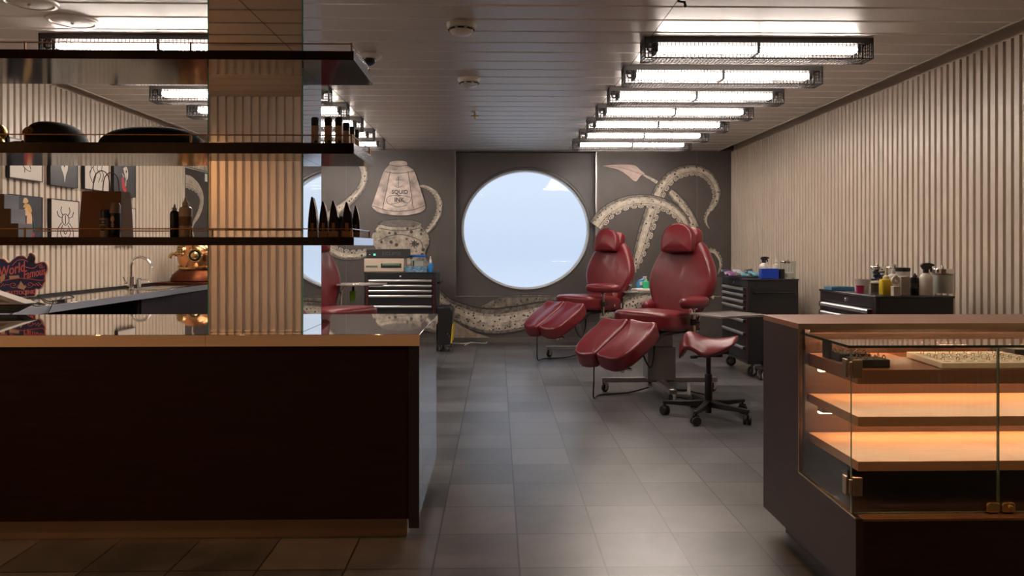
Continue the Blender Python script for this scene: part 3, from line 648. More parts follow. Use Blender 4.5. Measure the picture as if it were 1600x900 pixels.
def cream_patch(pts):
    b = MB(); b.M = FRONT; b.prism([(x_, y_+zb) for x_, y_ in [sp_(*p) for p in pts]], .003, .0042); return b.build('cream_patch', signcream, t, smooth=False)
cream_patch([(15, 424), (30, 423), (31, 428), (16, 430)]); cream_patch([(33, 432), (38, 439), (42, 440), (38, 446), (28, 443)]); cream_patch([(2, 436), (9, 428), (8, 420), (1, 425)]); cream_patch([(40, 447), (42, 446), (42, 455), (40, 455)])
def word(s, px, py, size, rot, shear, sx=1., bold=.0):
    x_, y_ = sp_(px, py); M_ = FRONT @ T(x_, y_+zb, .0042) @ Rz(R(rot))
    vs_, fs_ = text_mesh(s, size, M_, .0012, shear, sx=sx, bold=bold); b = MB(); b.add(vs_, fs_); b.build('lettering', coral, t, smooth=False)
word('World', 18, 415, .088, 14, .38, .72, .0012); word('Famous', 53, 420, .074, 12, .38, .62, .0010); word('TATTOO', 27, 450.5, .036, 2, 0, .80, .0007); word('INK', 48.5, 449.5, .036, 2, 0, .80, .0007)
def stroke(pts, r_=.0022):
    b = MB(); P = [(*sp_(*p), .0045) for p in pts]; b.M = FRONT; b.tube([(p[0], p[1]+zb, p[2]) for p in spline(P, 8)], r_, 6); b.build('scroll', coral, t)
def spiral(cx_, cy_, r0, s_):
    stroke([(cx_+s_*(r0*(1-k/20))*math.cos(.5*k), cy_+(r0*.75*(1-k/20))*math.sin(.5*k)) for k in range(0, 19)], .0018)
stroke([(-12, 436), (0, 433), (14, 430), (30, 427.5), (48, 429), (66, 431), (70, 427)]); stroke([(20, 408), (28, 400), (38, 399), (44, 402)]); stroke([(40, 410), (52, 412), (60, 407), (66, 405)])
spiral(22, 438, 7, 1); spiral(47, 437.5, 7, -1); spiral(65, 409, 4.5, 1)
for dx in (0, 5, 10): stroke([(2+dx, 441-dx*.3), (7+dx*.8, 436+dx*.2)]); stroke([(66-dx, 440-dx*.1), (60-dx*.8, 434+dx*.3)])
x_, y_ = sp_(49.5, 397.5); b = MB(); b.M = FRONT @ T(x_, y_+zb, .003); b.lathe([(.024, 0), (.024, .006), (.018, .010), (.002, .011)], n=28); b.build('black_knob', black, t)
b = MB(); x_, y_ = sp_(35, 460); b.box(x_-.045, x_+.045, -.03, .02, 0, .034); b.build('card_base', mat('cream_card', (.62, .52, .42), .5), t, smooth=False)
b = MB(); b.box(x_-.03, x_+.03, -.0315, -.03, .018, .021); b.box(x_-.02, x_+.02, -.0315, -.03, .009, .012); b.build('card_print', black, t, smooth=False)
# ------------------------------------------------------------------ laptop-like tablet, papers, cables
Yt_ = 4.16; x0_ = hp(0, Yt_); t = thing('card_terminal', 'pale wedge-shaped terminal on a dark foot at the left frame edge', 'terminal', (x0_, Yt_+.1, WZ))
def tp(px, py): return (hp(px, Yt_)-x0_, pz(px, py, Yt_)-WZ)
lap = mat('terminal_shell', (.58, .52, .46), .35); dk = mat('terminal_dark', (.03, .024, .022), .45)
b = MB(); b.M = T(0, -.1, 0) @ FRONT; b.prism([tp(-28, 476), tp(36, 476), tp(41, 474.5), tp(33, 472), tp(0, 461), tp(-28, 452)], -.10, 0); b.build('shell', lap, t, bevel=.003)
b = MB(); b.M = T(0, -.1, 0) @ FRONT; b.prism([tp(-28, 472), tp(16, 473), tp(0, 467), tp(-28, 459)], 0, .002); b.build('side_inset', mat('terminal_inset', (.30, .22, .18), .5), t, smooth=False)
b = MB(); b.M = T(0, -.1, 0) @ FRONT; zb_ = .0; b.prism([(tp(-24, 480)[0], zb_), (tp(12, 480)[0], zb_), (tp(24, 480)[0], tp(24, 484)[1]), (tp(37, 476.5)[0], tp(37, 476.5)[1]), tp(-24, 476.5)], -.09, -.012); b.build('foot', dk, t, bevel=.003)
def wire(name, pts, r_, label, m=None):
    b = MB(); b.tube(spline(pts, 8), r_, 6); o = b.build(name, m or rubber); return tag(o, label, 'cable')
def g(px, py, dz=.006): p = gp(px, py, WZ); return (p.x, p.y, WZ+dz)
def offedge(px, py, Y): return (hp(px, Y), Y, pz(px, py, Y))
wire('power_cable', [g(47, 466), g(62, 464.5), g(72, 471), g(85, 473), g(92, 471, .01), g(104, 468, .03), g(115, 472, .03), (WXF-.02, g(120, 475)[1], WZ+.022), (WXF+.008, g(122, 476)[1], WZ+.014), (WXF+.014, g(123, 478)[1], WZ-.10)], .004, 'black power cable looping over the worktop edge, right of the sign')
wire('charger_cable', [g(44, 470), g(55, 476), g(70, 477), (WXF-.03, g(81, 479)[1], WZ+.03), (WXF+.004, g(84, 480)[1], WZ+.018), (WXF+.012, g(88, 484)[1]-.02, WZ-.02), (WXF+.014, g(90, 487)[1]-.04, WZ-.12)], .0045, 'thicker black cable dropping off the worktop edge near the laptop')
b = MB(); b.box(-.03, .03, -.016, .016, 0, .018); o = b.build('power_adapter', black, bevel=.004); p = gp(88, 473, WZ); o.location = (p.x, p.y+.06, WZ); tag(o, 'small black power adapter lying among the cables on the worktop', 'power adapter')
b = MB(); b.box(-.09, .09, -.08, .08, 0, .003); o = b.build('paper_sheet', mat('paper_white', (.62, .55, .47), .6)); p = gp(60, 480, WZ); o.location = (-3.16, p.y+.2, WZ+.0005); tag(o, 'pale paper sheet lying flat on the worktop by the cables', 'paper')
# ------------------------------------------------------------------ framed flash art on the left wall
PX = XL+.030
frame_m = mat('picture_frame_black', (.012, .011, .013), .35); paper = mat('art_paper', (.62, .54, .46), .5); darkp = mat('art_dark', (.035, .033, .038), .4, var=.4, scale=5); ink = mat('art_ink', (.045, .035, .035), .6)
WALLM = lambda Y, z: Matrix(((0, 0, 1, PX), (-1*-1, 0, 0, Y), (0, 1, 0, z), (0, 0, 0, 1)))   # local x -> +Y, y -> z, z -> +X
def picture(px0, px1, zc, h, bgm, label):
    y0, y1 = yx(px0, PX), yx(px1, PX); w_ = y1-y0
    t = thing('framed_print', label, 'picture', (0, 0, 0), 0, 'framed flash prints on the left wall')
    t.matrix_basis = WALLM((y0+y1)/2, zc)
    b = MB(); f = .006
    b.box(-w_/2, w_/2, -h/2, h/2, -.029, -.004); b.box(-w_/2, w_/2, h/2-f, h/2, -.004, 0); b.box(-w_/2, w_/2, -h/2, -h/2+f, -.004, 0); b.box(-w_/2, -w_/2+f, -h/2, h/2, -.004, 0); b.box(w_/2-f, w_/2, -h/2, h/2, -.004, 0)
    b.build('frame', frame_m, t, smooth=False)
    b = MB(); b.box(-w_/2+f, w_/2-f, -h/2+f, h/2-f, -.004, -.003); b.build('print', bgm, t, smooth=False)
    return t, w_, h
def flat(t, name, poly, m, lay=1, sm=5):
    P = spline([(x_, y_, 0) for x_, y_ in poly+[poly[0]]], sm)[:-1]; b = MB(); b.prism([(p.x, p.y) for p in P], -.003, -.003+.0004*lay); return b.build(name, m, t, smooth=False)
def line(t, name, strokes, m, r_=.0022, lay=1):
    b = MB()
    for s_ in strokes: b.tube(spline([(x_, y_, -.0028+.0003*lay) for x_, y_ in s_], 6), r_, 5)
    return b.build(name, m, t)
red = mat('art_red', (.50, .02, .03), .5); skin = mat('art_skin', (.66, .40, .22), .5); blond = mat('art_gold', (.60, .33, .08), .5); teal = mat('art_teal', (.03, .12, .13), .5)
zU, zL_ = pz(40, 281, yx(40, PX)), 1.64
HU, HL = .285, .345
cU = zU+HU/2; cL = pz(45, 306, yx(45, PX))-HL/2
t, w_, h = picture(15, 67, cU, HU, paper, 'framed line drawing of a long-beaked bird, upper row nearest the camera')
line(t, 'bird_drawing', [[(-.04, .06), (-.05, 0), (-.03, -.05), (.03, -.075), (.05, -.07)], [(.0, .05), (.02, 0), (.05, -.06)], [(-.02, -.06), (-.02, -.09)], [(-.05, .08), (0, .1), (.04, .08), (.04, .05), (0, .04), (-.04, .06)]], ink)
flat(t, 'bird_crest', [(-.06, .07), (-.05, .12), (0, .13), (.05, .12), (.06, .07), (0, .09)], red, 2)
t, w_, h = picture(79, 122, cU-.01, HU, darkp, 'framed pale animal skull on a dark ground, upper row second from camera')
flat(t, 'skull_figure', [(-.04, .06), (0, .05), (.04, .06), (.045, 0), (.02, -.05), (.005, -.11), (-.01, -.05), (-.04, 0)], paper, 1); line(t, 'horn_lines', [[(-.03, .06), (-.07, .09), (-.05, .12)], [(.03, .06), (.07, .09), (.05, .12)]], paper, .005); flat(t, 'eye', [(-.01, .02), (.0, .03), (.01, .02), (0, .01)], ink, 3)
t, w_, h = picture(132.5, 171, cU-.005, HU, paper, 'framed drawing of curling tentacles, upper row above the paper bag')
line(t, 'tentacle_drawing', [[(-.12, .1), (-.09, .04), (-.11, -.02), (-.07, -.08)], [(-.05, .11), (-.06, .04), (-.02, -.01), (-.05, -.08)], [(.02, .1), (0, .04), (.05, 0), (.02, -.07)], [(.09, .1), (.07, .04), (.1, 0), (.07, -.06)], [(-.12, .0), (-.06, .06), (0, .09)]], ink, .0025)
t, w_, h = picture(178, 212, cU-.01, HU+.02, darkp, 'framed red and white figure on dark ground, farthest in the upper row')
flat(t, 'red_robe', [(-.06, -.0), (-.03, .02), (0, -.05), (.03, -.09), (.01, -.13), (-.03, -.10), (-.05, -.06)], red, 1); flat(t, 'skull_face', [(-.03, .1), (.03, .12), (.06, .07), (.05, .01), (.02, 0), (.0, .04)], paper, 2); line(t, 'bones', [[(.02, .02), (.01, -.06)], [(-.05, .05), (-.02, .02)]], paper, .006); flat(t, 'eye', [(.015, .08), (.03, .09), (.035, .07), (.02, .065)], ink, 4)
t, w_, h = picture(18, 67, cL, HL, darkp, 'framed crouching woman in a red dress, lower row nearest the camera')
flat(t, 'red_dress', [(-.05, -.06), (0, -.02), (.06, -.06), (.08, -.11), (.05, -.16), (.0, -.15), (-.04, -.11)], red, 1); flat(t, 'back_skin', [(.0, .06), (.04, .05), (.055, 0), (.045, -.06), (.01, -.08), (-.005, -.02)], skin, 2); flat(t, 'face', [(-.04, .07), (-.01, .085), (.015, .06), (.0, .03), (-.03, .03)], skin, 3); flat(t, 'hair', [(-.05, .085), (-.03, .11), (.02, .11), (.05, .07), (.03, .045), (.0, .08)], blond, 4); flat(t, 'hair_bow', [(-.05, .12), (-.04, .15), (-.01, .155), (.01, .13), (-.02, .115)], skin, 3); line(t, 'leaves', [[(.06, .0), (.075, -.05), (.06, -.1)], [(-.06, -.03), (-.04, -.09)], [(.02, -.15), (.05, -.165)]], teal, .006)
t, w_, h = picture(80, 124, cL+.0, HL, paper, 'framed spider line drawing, lower row second from camera')
line(t, 'spider_drawing', [[(-.05, -.01), (-.1, -.06), (-.11, -.13)], [(.05, -.01), (.1, -.06), (.11, -.13)], [(-.04, .03), (-.09, .04), (-.11, .08)], [(.04, .03), (.09, .04), (.11, .08)], [(-.03, .045), (-.06, .08), (-.05, .115)], [(.03, .045), (.06, .08), (.05, .115)], [(-.045, .0), (-.04, .04), (0, .06), (.04, .04), (.045, 0), (0, -.03), (-.045, 0)], [(-.04, -.03), (-.065, -.09), (-.03, -.13), (0, -.12), (.03, -.13), (.065, -.09), (.04, -.03)], [(-.04, -.05), (0, -.10), (.04, -.05)], [(0, .05), (0, -.02)]], ink, .003)
t, w_, h = picture(184, 212.5, cL-.01, HL, paper, 'framed pale sketch half hidden behind the paper bag')
line(t, 'sketch', [[(-.1, .0), (0, .02), (.09, -.02)], [(-.08, -.08), (.02, -.1), (.09, -.06)]], ink, .002)
# ================================================================== red treatment chairs
leather = mat('red_leather', (.150, .0105, .0165), .34, var=.10, scale=7, bump=.12, bscale=220, coat=.12)
piping = mat('red_piping', (.15, .008, .014), .4)
def floor_caster(parent, x, y, ztop, r_=.045, m=None):
    """swivel caster: wheel touching the floor, fork and stem up to ztop"""
    b = MB(); b.cyl((x-.011, y, r_), (x+.011, y, r_), r_, n=20); w_ = b.build('caster', m or rubber, parent, bevel=.004)
    b = MB(); b.cyl((x-.0125, y, r_), (x+.0125, y, r_), r_*.55, n=16); b.box(x-.019, x-.014, y-.018, y+.018, r_*.8, r_*2+.012); b.box(x+.014, x+.019, y-.018, y+.018, r_*.8, r_*2+.012); b.box(x-.019, x+.019, y-.02, y+.02, r_*2+.008, r_*2+.014); b.cyl((x, y, r_*2+.01), (x, y, max(ztop, r_*2+.02)), .009, n=10); b.build('caster_fork', chrome, w_)
def treatment_chair(label, loc, rz, base_rz=0., pad=((.37, -.02, 0),), posts=True, tray=None):
    t = thing('treatment_chair', label, 'chair', loc, rz, 'red leather treatment chairs')
    Bm = Rz(base_rz-rz)
    b = MB(); b.M = Bm
    b.box(-.50, .50, -.028, .028, .085, .125); b.box(-.03, .03, -.50, .42, .075, .115); b.build('base', steel, t, bevel=.004)
    for x, y in ((-.47, 0), (.47, 0), (0, -.47), (0, .39)):
        q_ = Bm @ Vector((x, y, 0)); floor_caster(t, q_.x, q_.y, .12, .038)
    b = MB(); b.M = Bm; b.box(-.12, .12, -.10, .10, .115, .40); b.build('lower_column', mat('satin_steel', (.40, .375, .35), .33, metal=.85), t, bevel=.004)
    b = MB(); b.M = Bm; b.box(-.10, .10, -.085, .085, .40, .52); b.build('upper_column', steel, t, bevel=.003)
    b = MB(); b.box(-.2, .2, -.22, .22, .515, .545); b.box(-.22, -.17, -.3, .3, .525, .55); b.box(.17, .22, -.3, .3, .525, .55); b.box(-.27, .27, .12, .16, .525, .55); b.build('seat_frame', black, t, bevel=.003)
    # seat: rounded at the front, straight behind
    out = []
    for k in range(13): a = PI+PI*k/12; out.append((.285*math.copysign(abs(math.cos(a))**.75, math.cos(a)), -.22+.15*math.sin(a)))
    out += [(.285, -.05), (.28, .12), (.26, .22), (.20, .25), (0, .255), (-.20, .25), (-.26, .22), (-.28, .12), (-.285, -.05)]
    b = MB(); b.M = T(0, 0, .622); b.cushion(out, .15, .04, .02, bow=lambda x, y: .018*max(0, -y-.05)/.3-.03*max(0, y)/.3); s_ = b.build('seat', leather, t, ang=80)
    b = MB(); b.cyl((.28, .06, .60), (.30, .06, .60), .014, n=14); b.build('chrome_knob', chrome, s_)
    # backrest
    prof = [(0, .21), (.09, .235), (.20, .295), (.31, .335), (.42, .33), (.53, .29), (.62, .24), (.675, .205), (.71, .16)]
    right = [(w_, z) for z, w_ in prof]; left = [(-w_, z) for z, w_ in reversed(prof)]
    P2 = spline([(x, y, 0) for x, y in right], 3); P3 = spline([(x, y, 0) for x, y in left], 3)
    outl = [(p.x, p.y) for p in P2]+[(p.x, p.y) for p in P3]
    MBK = T(0, .235, .60) @ Rx(R(90-13))     # local y runs up the back, local z faces the sitter
    MBK = T(0, .255, .605) @ Rx(R(-13)) @ FRONT
    b = MB(); b.M = MBK; b.cushion(outl, .12, .05, .018, bow=lambda x, y: -.012*abs(x)**2/.09); k_ = b.build('backrest', leather, t, ang=80)
    b = MB(); b.M = MBK; b.cyl((.318, .22, -.01), (.335, .22, -.01), .016, n=14); b.build('chrome_knob', chrome, k_)
    b = MB(); b.M = MBK; b.box(-.16, .16, .0, .62, -.085, -.062); b.build('back_plate', black, t, bevel=.01)
    # headrest: front pad with arched top and a thick roll wrapped behind it
    arch = [(.140, -.012), (.158, 0), (.162, .06)]+[(.162*math.cos(PI*k/14), .10+.152*math.sin(PI*k/14)) for k in range(0, 15)]+[(-.162, .06), (-.158, 0), (-.140, -.012)]
    b = MB(); b.M = T(0, .325, 1.205) @ Rx(R(-10)) @ FRONT @ T(0, 0, .055); b.cushion(arch, .085, .026, .014, bow=lambda x, y: -.25*x*x); hd = b.build('headrest', leather, t, ang=80)
    arch2 = rrect(.33, .20, .07, 6, 0, .13)
    b = MB(); b.M = T(0, .325, 1.205) @ Rx(R(-10)) @ FRONT @ T(0, 0, -.045); b.cushion(arch2, .13, .05, .015); b.build('headrest_roll', leather, t, ang=80)
    b = MB(); b.M = T(0, .325, 1.205) @ Rx(R(-10)) @ FRONT; b.tube([(x*.985, y*.99, .088-.25*x*x) for x, y in arch], .003, 6); b.build('piping', piping, hd)
    # two leg cushions
    tilt = R(27)
    for sx in (-1, 1):
        o2 = []
        pts = [(.006, .215), (.006, .0), (.006, -.25), (.02, -.287), (.08, -.296), (.17, -.292), (.245, -.25), (.285, -.14), (.296, .0), (.293, .12), (.28, .20), (.24, .226), (.12, .228), (.02, .226)]
        sp2 = spline([(x, y, 0) for x, y in pts+[pts[0]]], 4)[:-1]; o2 = [(p.x*sx, p.y) for p in sp2]
        if sx > 0: o2 = o2[::-1] if sum(o2[i-1][0]*o2[i][1]-o2[i][0]*o2[i-1][1] for i in range(len(o2))) < 0 else o2
        elif sum(o2[i-1][0]*o2[i][1]-o2[i][0]*o2[i-1][1] for i in range(len(o2))) < 0: o2 = o2[::-1]
        ML = T(0, -.575, .478) @ Rx(tilt)
        b = MB(); b.M = ML; b.cushion(o2, .14, .032, .012, bow=lambda x, y: .03*math.exp(-((abs(x)-.0)/.07)**2)*0-.012*math.cos(PI*(abs(x)-.16)/.2)+.03*max(0, y-.12)/.13); lg = b.build('leg_rest', leather, t, ang=80)
        b = MB(); b.M = ML; b.tube([(sx*.20, .27, -.075), (sx*.20, -.24, -.078)], .011, 10); b.tube([(sx*.13, -.22, -.08), (sx*.27, -.22, -.08)], .012, 10); b.ball((sx*.20, -.25, -.078), .02, 12, 8); b.build('slide_rod', chrome, lg)
        b = MB(); b.M = ML; b.box(sx*.20-.03, sx*.20+.03, .10, .30, -.11, -.07); b.build('bracket', black, lg, bevel=.006)
    # arm pads on chrome posts
    for (ax, ay, ar, hz) in pad:
        b = MB(); b.M = T(ax, ay, .775+hz) @ Rz(ar); b.cushion([(x*(1+.22*y/.2), y) for x, y in ell(.088, .20, 30)], .085, .036, .014, bow=lambda x, y: .06*y*y+.02*max(0, y)); a_ = b.build('armrest', leather, t, ang=80)
        sgn = 1 if ax > 0 else -1; px_ = min(abs(ax), .36)*sgn
        b = MB(); b.cyl((ax, ay, .74+hz), (ax, ay, .50), .016, n=12); b.cyl((ax, ay, .72+hz), (ax, ay, .74+hz), .035, n=14); b.cyl((ax, ay, .52), (.18*sgn, .10, .535), .014, n=10); b.build('armrest_post', chrome, t)
        b = MB(); b.cyl((ax, ay, .60), (ax, ay, .65), .026, n=12); b.cyl((ax, ay, .625), (ax+.07*sgn, ay-.01, .625), .007, n=8); b.build('clamp', black, t)
    if tray:
        tx, ty, tz, tr, tw, td, path = tray
        b = MB(); b.M = T(tx, ty, tz) @ Rz(tr); b.box(-tw/2, tw/2, -td/2, td/2, -.008, 0)
        for a in ((-tw/2, tw/2, -td/2, -td/2+.006), (-tw/2, tw/2, td/2-.006, td/2), (-tw/2, -tw/2+.006, -td/2, td/2), (tw/2-.006, tw/2, -td/2, td/2)): b.box(*a, 0, .007)
        tr_ = b.build('tray', mat('tray_steel', (.42, .385, .36), .3, metal=.75), t, bevel=.0015)
        b = MB(); b.tube(spline(path, 8), .012, 10); b.build('tray_arm', chrome, t)
    b = MB(); b.tube(spline([(.13, -.42, .40), (.17, -.40, .30), (.12, -.28, .26), (.06, -.16, .34), (.02, -.1, .45)], 8), .007, 8); b.build('power_lead', rubber, t)
    b = MB(); b.tube(spline([(-.02, -.84, .31), (-.03, -.83, .20), (-.09, -.76, .04), (-.22, -.52, .012), (-.12, -.28, .012), (-.02, -.12, .05)], 8), .006, 8); b.build('control_cable', rubber, t)
    return t
A = R(-48)
def loc_of(M_, wx, wy, wz=0):    # world offset -> chair-local
    q_ = Matrix.Rotation(-M_, 3, 'Z') @ Vector((wx, wy, wz)); return (q_.x, q_.y, q_.z)
# front chair
F0 = Vector((1.40, 6.30, 0))
tc_ = gp(1136, 491.5, .72)
trc = loc_of(A, tc_.x-F0.x, tc_.y-F0.y)
pth = [(trc[0]-.05, trc[1]+.0, .705), loc_of(A, hp(1106, 6.0)-F0.x, -.25, .70), loc_of(A, hp(1094, 6.15)-F0.x, -.12, .655), loc_of(A, hp(1090, 6.35)-F0.x, .05, .53), (.2, .2, .53)]
treatment_chair('red leather treatment chair nearest the camera, in front of the saddle stool', F0, A, 0, ((.33, .02, R(4), .01), (-.30, .30, R(20), -.06)), tray=(trc[0], trc[1], .72, -A+R(24), .44, .37, pth))
# rear chair
F1 = Vector((1.06, 8.30, 0))
tc_ = gp(1001, 455, .745); t1 = loc_of(A, tc_.x-F1.x, tc_.y-F1.y)
p1 = [(t1[0]-.02, t1[1], .722), loc_of(A, hp(985, 8.3)-F1.x, .05, .715), loc_of(A, hp(975, 8.3)-F1.x, .02, .68), loc_of(A, hp(972, 8.3)-F1.x, .02, .53), (.2, .15, .53)]
treatment_chair('red leather treatment chair farther back, by the right edge of the round window', F1, A, 0, ((.30, -.14, R(-70), .02),), tray=(t1[0], t1[1], .745, -A, .42, .30, p1))
TRAY1 = (tc_.x, tc_.y)
# left chair, mostly hidden behind the column
A2 = R(52); F2 = Vector((hp(522, 6.7), 6.7, 0))
tc_ = gp(567, 444.5, .94); Yt = 7.15; tcx = hp(566, Yt); tz2 = pz(566, 444, Yt); t2 = loc_of(A2, tcx-F2.x, Yt-F2.y)
p2 = [(t2[0], t2[1], tz2-.012), loc_of(A2, hp(545, Yt)-F2.x, Yt-F2.y, tz2-.015), loc_of(A2, hp(534, Yt)-F2.x, Yt-F2.y, tz2-.08), loc_of(A2, hp(532, Yt)-F2.x, Yt-F2.y-.05, .56), (.1, .22, .53)]
treatment_chair('red leather treatment chair half hidden by the mirrored column', F2, A2, R(12), ((-.40, .10, R(14), -.02),), tray=(t2[0], t2[1], tz2, -A2, .44, .30, p2))
# green cup clipped under the left tray
Yg = 7.22; t = thing('green_cup', 'bright green cup under the steel tray of the left chair', 'cup', (hp(551, Yg), Yg, pz(551, 471, Yg)))
lime = mat('lime_plastic', (.13, .34, .02), .35)
b = MB(); b.lathe([(.026, 0), (.032, .10), (.029, .10), (.024, .006), (.001, .005)], n=24); b.build('cup_body', lime, t)
b = MB(); b.lathe([(.034, .095), (.035, .104), (.031, .104)], n=24, caps=False); b.build('rim', lime, t)
b = MB(); b.box(-.012, .012, .028, .045, .05, tz2-pz(551, 471, Yg)-.009); b.build('hook', black, t)
# foot pedal by the front chair
p = gp(1062, 612, .03); t = thing('foot_pedal', 'grey wedge-shaped foot pedal with black tread beside the front chair base', 'foot pedal', (p.x, p.y, .001), R(-15))
b = MB(); b.M = Rz(PI/2) @ Rx(PI/2); b.M = Matrix(((0, 0, 1, -.09), (1, 0, 0, 0), (0, 1, 0, 0), (0, 0, 0, 1)))
b.prism([(-.10, 0), (.10, 0), (.10, .09), (.06, .10), (-.10, .03)], 0, .18); b.build('pedal_body', mat('grey_plastic2', (.20, .18, .165), .45), t, bevel=.005)
b = MB(); b.M = T(0, -.012, .074) @ Rx(R(23)); b.box(-.06, .06, -.06, .05, -.004, .014); b.build('tread', black, t, bevel=.003)
b = MB(); b.tube(spline([(.02, .10, .05), (.10, .12, .012), (.20, .02, .012), (.22, -.10, .012), (.10, -.22, .012), (.0, -.16, .012)], 8), .006, 8); b.build('lead', rubber, t)
# ------------------------------------------------------------------ saddle stool
S0 = gp(1107, 651, .0)
t = thing('saddle_stool', 'red leather saddle stool on a black five-star wheeled base', 'stool', (S0.x, S0.y, 0), R(0))
b = MB(); b.lathe([(.035, .07), (.035, .12), (.027, .125), (.027, .31), (.024, .315)], n=24); b.cyl((0, 0, .31), (0, 0, .47), .017, n=14); b.build('gas_lift', black, t)
b = MB(); b.cyl((0, 0, .03), (0, 0, .075), .022, n=14); b.build('hub_end', black, t)
for i in range(5):
    a = R(-108+72*i-18+4); cx_, cy_ = .315*math.cos(a), .315*math.sin(a)
    b = MB(); b.loft([[(math.cos(a)*r_-math.sin(a)*w_, math.sin(a)*r_+math.cos(a)*w_, z) for w_, z in ((-ww, zl), (ww, zl), (ww*.8, zh), (-ww*.8, zh))] for r_, ww, zl, zh in ((.02, .028, .075, .125), (.15, .022, .075, .112), (.33, .016, .082, .105))]); lg = b.build('leg', black, t, bevel=.004)
    M_ = T(cx_, cy_, 0) @ Rz(a+.7)
    for s_ in (-1, 1):
        b = MB(); b.M = M_; b.cyl((s_*.006, 0, .033), (s_*.026, 0, .033), .033, n=20); b.build('wheel', rubber, lg, bevel=.004)
    b = MB(); b.M = M_; b.box(-.006, .006, -.025, .025, .025, .07); b.cyl((0, 0, .06), (0, 0, .09), .009, n=10); b.build('wheel_hood', black, lg, bevel=.003)
b = MB(); b.box(-.07, .09, -.05, .05, .445, .47); b.box(-.03, .13, -.07, .07, .47, .505); b.cyl((-.02, -.05, .455), (-.14, -.10, .455), .006, n=8); b.cyl((-.11, -.09, .455), (-.16, -.11, .455), .012, n=10); b.build('tilt_mechanism', black, t, bevel=.006)
# saddle seat: long axis x (pommel at -x), sides droop
nu, nv = 30, 26; top = []
def saddle(u, v):
    """u -1..1 along length, v -1..1 across -> x,y,z"""
    hw = (.165+.03*u)*(max(0, 1-abs(u)**5))**.4
    x = .215*u; y = hw*v
    lng = .05*math.exp(-((u+.62)/.38)**2)+.035*max(0, u)**1.6-.085*max(0, (-u-.72)/.28)**1.7
    z = .575+lng-(.105*(1-.65*max(0, u)))*abs(v)**2.1
    return (x, y, z)
rings = []
for i in range(nu+1):
    u = -1+2*i/nu; u = math.copysign(abs(u)**.9, u)*.995; r_ = []
    for j in range(nv+1):
        v = -1+2*j/nv; r_.append(saddle(u, v))
    for j in range(1, nv):
        v = 1-2*j/nv; x, y, z = saddle(u, v); r_.append((x*.94, y*.92, z-.062*(1-abs(v)**6)**.5*(1-abs(u)**8)**.5-.004))
    rings.append(r_)
b = MB(); b.M = Rz(R(-24)); b.loft(rings); sd = b.build('seat', leather, t, ang=80)
m_ = sd.modifiers.new('smooth', 'SUBSURF'); m_.levels = 1; m_.render_levels = 1
# ================================================================== rolling tool chests
chestm = mat('chest_black_steel', (.016, .016, .018), .33, var=.08, scale=8); redm = mat('chest_red_edge', (.22, .008, .012), .4); alu = mat('drawer_aluminium', (.80, .79, .80), .36, metal=1)
def tool_chest(label, loc, rz, w_=.785, H=.945, d_=.49):
    t = thing('tool_chest', label, 'tool chest', loc, rz, 'black rolling tool chests')
    z0 = .13
    b = MB(); b.box(-w_/2, w_/2, -d_/2+.02, d_/2, z0, H-.012); b.box(-w_/2, -w_/2+.03, -d_/2, -d_/2+.02, z0, H-.012); b.box(w_/2-.03, w_/2, -d_/2, -d_/2+.02, z0, H-.012); b.box(-w_/2+.03, w_/2-.03, -d_/2, -d_/2+.02, H-.078, H-.012); b.box(-w_/2+.03, w_/2-.03, -d_/2, -d_/2+.02, z0, z0+.03)
    b.build('body', chestm, t, bevel=.003)
    b = MB(); b.box(-w_/2-.006, w_/2+.006, -d_/2-.006, d_/2+.006, H-.014, H); b.build('top_tray', mat('chest_top_mat', (.03, .03, .032), .25), t, bevel=.004)
    b = MB(); b.M = T(0, -d_/2-.001, H-.047) @ Rx(PI/2); b.lathe([(.012, 0), (.012, .004), (.008, .007)], n=16); b.build('lock', chrome, t)
    b = MB()
    for sx in (-1, 1): b.box(sx*(w_/2-.034)-.004, sx*(w_/2-.034)+.004, -d_/2-.001, -d_/2+.018, z0+.03, H-.08)
    b.build('red_edge', redm, t, smooth=False)
    tops = [H-.082, H-.143, H-.204, H-.265, H-.39, H-.515, H-.65, z0+.033]
    for k in range(7):
        zt, zb_ = tops[k], tops[k+1]
        b = MB(); b.box(-w_/2+.042, w_/2-.042, -d_/2-.004, -d_/2+.016, zb_+.003, zt-.003); dr = b.build('drawer', chestm, t, bevel=.002)
        b = MB(); b.M = Matrix(((0, 0, 1, 0), (1, 0, 0, -d_/2-.004), (0, 1, 0, zt-.006), (0, 0, 0, 1)))
        b.prism([(0, 0), (-.018, -.002), (-.022, -.008), (-.020, -.026), (-.014, -.028), (-.012, -.012), (0, -.010)], -w_/2+.055, w_/2-.055); b.build('handle', alu, dr, smooth=False)
        b = MB()
        for sx in (-1, 1): b.box(sx*(w_/2-.049)-.007, sx*(w_/2-.049)+.007, -d_/2-.028, -d_/2-.002, zt-.036, zt-.004)
        b.build('handle_end', black, dr, bevel=.003)
    for sx in (1,):
        b = MB(); b.tube([(sx*(w_/2), -d_/2+.06, H-.13), (sx*(w_/2+.04), -d_/2+.06, H-.13), (sx*(w_/2+.04), d_/2-.06, H-.13), (sx*(w_/2), d_/2-.06, H-.13)], .011, 10); b.build('side_handle', mat('handle_dark', (.03, .03, .032), .25, metal=.5), t)
    for x in (-w_/2+.07, w_/2-.07):
        for y in (-d_/2+.07, d_/2-.07): floor_caster(t, x, y, z0+.005, .052)
    return t
YM = 6.94; XM = hp(1168, YM)
tool_chest('black tool chest standing against the ribbed wall right behind the front red chair', (XM+.245, YM+.39, 0), -PI/2)
YN = 4.50; XN = hp(1368, YN)
tool_chest('black tool chest right behind the wooden display case, topped with a yellow bottle', (XN+.245, YN+.39, 0), -PI/2)
YL = 8.72; xl0, xl1 = hp(569, YL), hp(682, YL)
